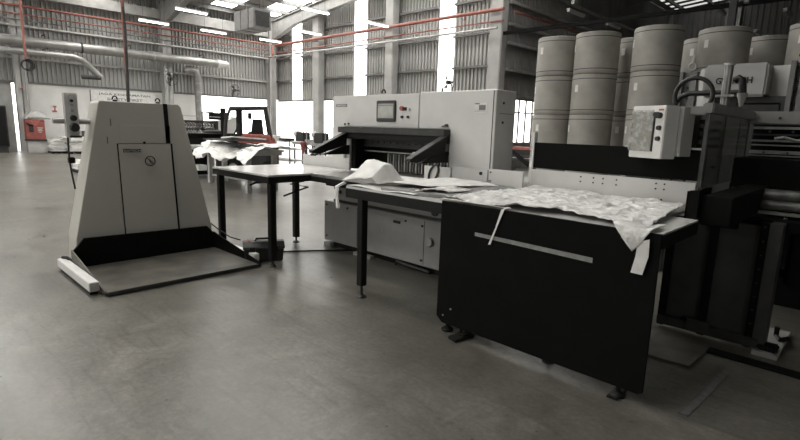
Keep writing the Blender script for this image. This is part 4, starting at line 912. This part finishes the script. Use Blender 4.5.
def pstack(x, y, sx, sy, n, lab, seed):
    random.seed(seed)
    t = thing('paper_pallet', lab, 'pallet of paper', (x,y,0), 0, 'pallets of paper along the left wall')
    for k in range(3): MB().box(x-sx/2,y-sy/2+k*(sy-.1)/2,0,x+sx/2,y-sy/2+.1+k*(sy-.1)/2,.09).build('pallet_block', 'blacksteel', t)
    MB().box(x-sx/2,y-sy/2,.09,x+sx/2,y+sy/2,.12).build('pallet_deck', 'wood', t)
    z = .12
    for k in range(n):
        h = random.uniform(.06,.11); dx, dy = random.uniform(-.08,.08), random.uniform(-.08,.08)
        MB().cb(x-sx/2+.05+dx,y-sy/2+.05+dy,z,x+sx/2-.05+dx,y+sy/2-.05+dy,z+h-.012,.004).build('paper_ream_layer', 'paper' if k % 3 else 'grey', t); z += h
    return z
pstack(-26.2,5.55,.7,.55,6,'grey wrapped pallet stack of paper next to the red cabinet',1)
zp = pstack(-25.9,6.25,.9,.75,6,'pallet of loose white paper bundles below the safety sign',2)
pstack(-25.4,7.0,.9,.7,5,'pallet of white paper bundles just left of the lift tower',3)
pstack(-16.6,4.12,.6,.45,3,'low pile of white paper on the floor left of the lift tower',4)
tag(MB().cb(-27.3,6.8,0,-26.4,8.2,.95,.02).build('storage_crate', 'dark', loc=(-26.9,7.5,0)), 'dark crate behind the white paper bundles near the lift tower', 'crate')
tag(MB().cb(-26.3,5.6,zp,-25.5,6.75,zp+.05,.01).build('plank', 'cream', loc=(-25.9,6.2,.8)), 'pale plank lying across the paper stacks by the red cabinet', 'plank')
t = thing('steel_locker', 'tall dark locker in the opening at the left edge', 'cabinet', (-27.0,3.7,0))
MB().cb(-27.4,2.95,.25,-26.8,4.0,1.95,.02).build('carcass', 'dark', t)
MB().cb(-26.8,3.0,.3,-26.78,3.45,1.9,.004).cb(-26.8,3.5,.3,-26.78,3.95,1.9,.004).build('door', 'blacksteel', t)
MB().box(-27.35,3.0,0,-26.85,3.95,.25).build('base', 'dark', t)
t = thing('switch_box', 'small switch box with a red button on the left hand column', 'switch', (-26.9,4.62,2.4))
MB().cb(-27.02,4.55,2.62,-26.96,4.72,2.76,.008).build('box', 'galv', t)
MB().cyl((-26.96,4.63,2.69),(-26.92,4.63,2.69),.05,n=12).build('button', 'red', t)
tag(MB().cyl((-26.98,4.8,1.6),(-26.98,4.8,3.4),.02,n=6).build('wall_conduit', 'galv', loc=(-26.98,4.8,1.6)), 'thin upright conduit on the left wall beside the column', 'pipe')
# machine glimpsed in the gap by the white window
t = thing('far_machine', 'dark machine with red details glimpsed in the gap beside the white window', 'machine', (-9.0,15.2,0))
MB().cb(-9.6,15.0,.5,-8.2,15.6,.62,.01).cb(-9.6,15.0,.75,-8.2,15.6,.9,.02).build('table', 'dark', t)
MB().prism([(-9.5,14.95,.95),(-9.4,14.95,1.0),(-8.6,14.95,.5),(-8.6,14.95,.35)], (0,.1,0)).build('arm', 'blacksteel', t)
MB().cb(-9.3,14.98,.90,-8.4,15.4,1.0,.01).build('tray', 'dimred', t)
for x in (-9.5,-8.4): MB().box(x,15.05,0,x+.08,15.5,.5).build('leg', 'galv', t)
#BACKGROUND_END

# ================================================================== CAMERA, LIGHT
H = 1.5
F = 505.0; yaw, pit, rol = -.7655, -.1798, .0293
f = Vector((math.sin(yaw)*math.cos(pit), math.cos(yaw)*math.cos(pit), math.sin(pit)))
r = f.cross(Vector((0,0,1))).normalized(); u = r.cross(f)
r2 = r*math.cos(rol)+u*math.sin(rol); u2 = u*math.cos(rol)-r*math.sin(rol)
cam = bpy.data.objects.new('camera', bpy.data.cameras.new('camera')); COL.objects.link(cam)
R3 = Matrix((r2, u2, -f)).transposed()
cam.matrix_world = Matrix.Translation((0,0,H)) @ R3.to_4x4()
cam.data.sensor_width = 36; cam.data.lens = 36*F/800; cam.data.clip_end = 300
scene.camera = cam

w = bpy.data.worlds.new('world'); scene.world = w; w.use_nodes = True
bg = w.node_tree.nodes['Background']; bg.inputs[0].default_value = (1,.985,.945,1); bg.inputs[1].default_value = 4.2
def area(name, loc, rot, sx, sy, power, portal=False):
    l = bpy.data.lights.new(name, 'AREA'); l.shape = 'RECTANGLE'; l.size = sx; l.size_y = sy; l.energy = power; l.color = (1,.995,.965)
    if portal: l.cycles.is_portal = True
    o = bpy.data.objects.new(name, l); COL.objects.link(o); o.location = loc; o.rotation_euler = rot; return o
area('gate_daylight', (-19.6,17.7,1.45), (PI/2,0,PI), 15, 2.8, 0, True)
area('side_gate_daylight', (-27.7,15.0,1.5), (PI/2,0,PI*1.5), 4.9, 2.9, 0, True)
area('added_front_window_daylight', (-15.5,-12.1,3.0), (PI/2,0,0), 13, 3, 0, True)  # portal of the added front window
area('added_side_window_daylight', (9.1,-7,2.7), (PI/2,0,PI/2), 6, 3, 0, True)  # portal of the added side window
scene.view_settings.view_transform = 'Standard'; scene.view_settings.look = 'None'
scene.view_settings.gamma = 1; scene.view_settings.use_curve_mapping = False
scene.view_settings.exposure = 0.0
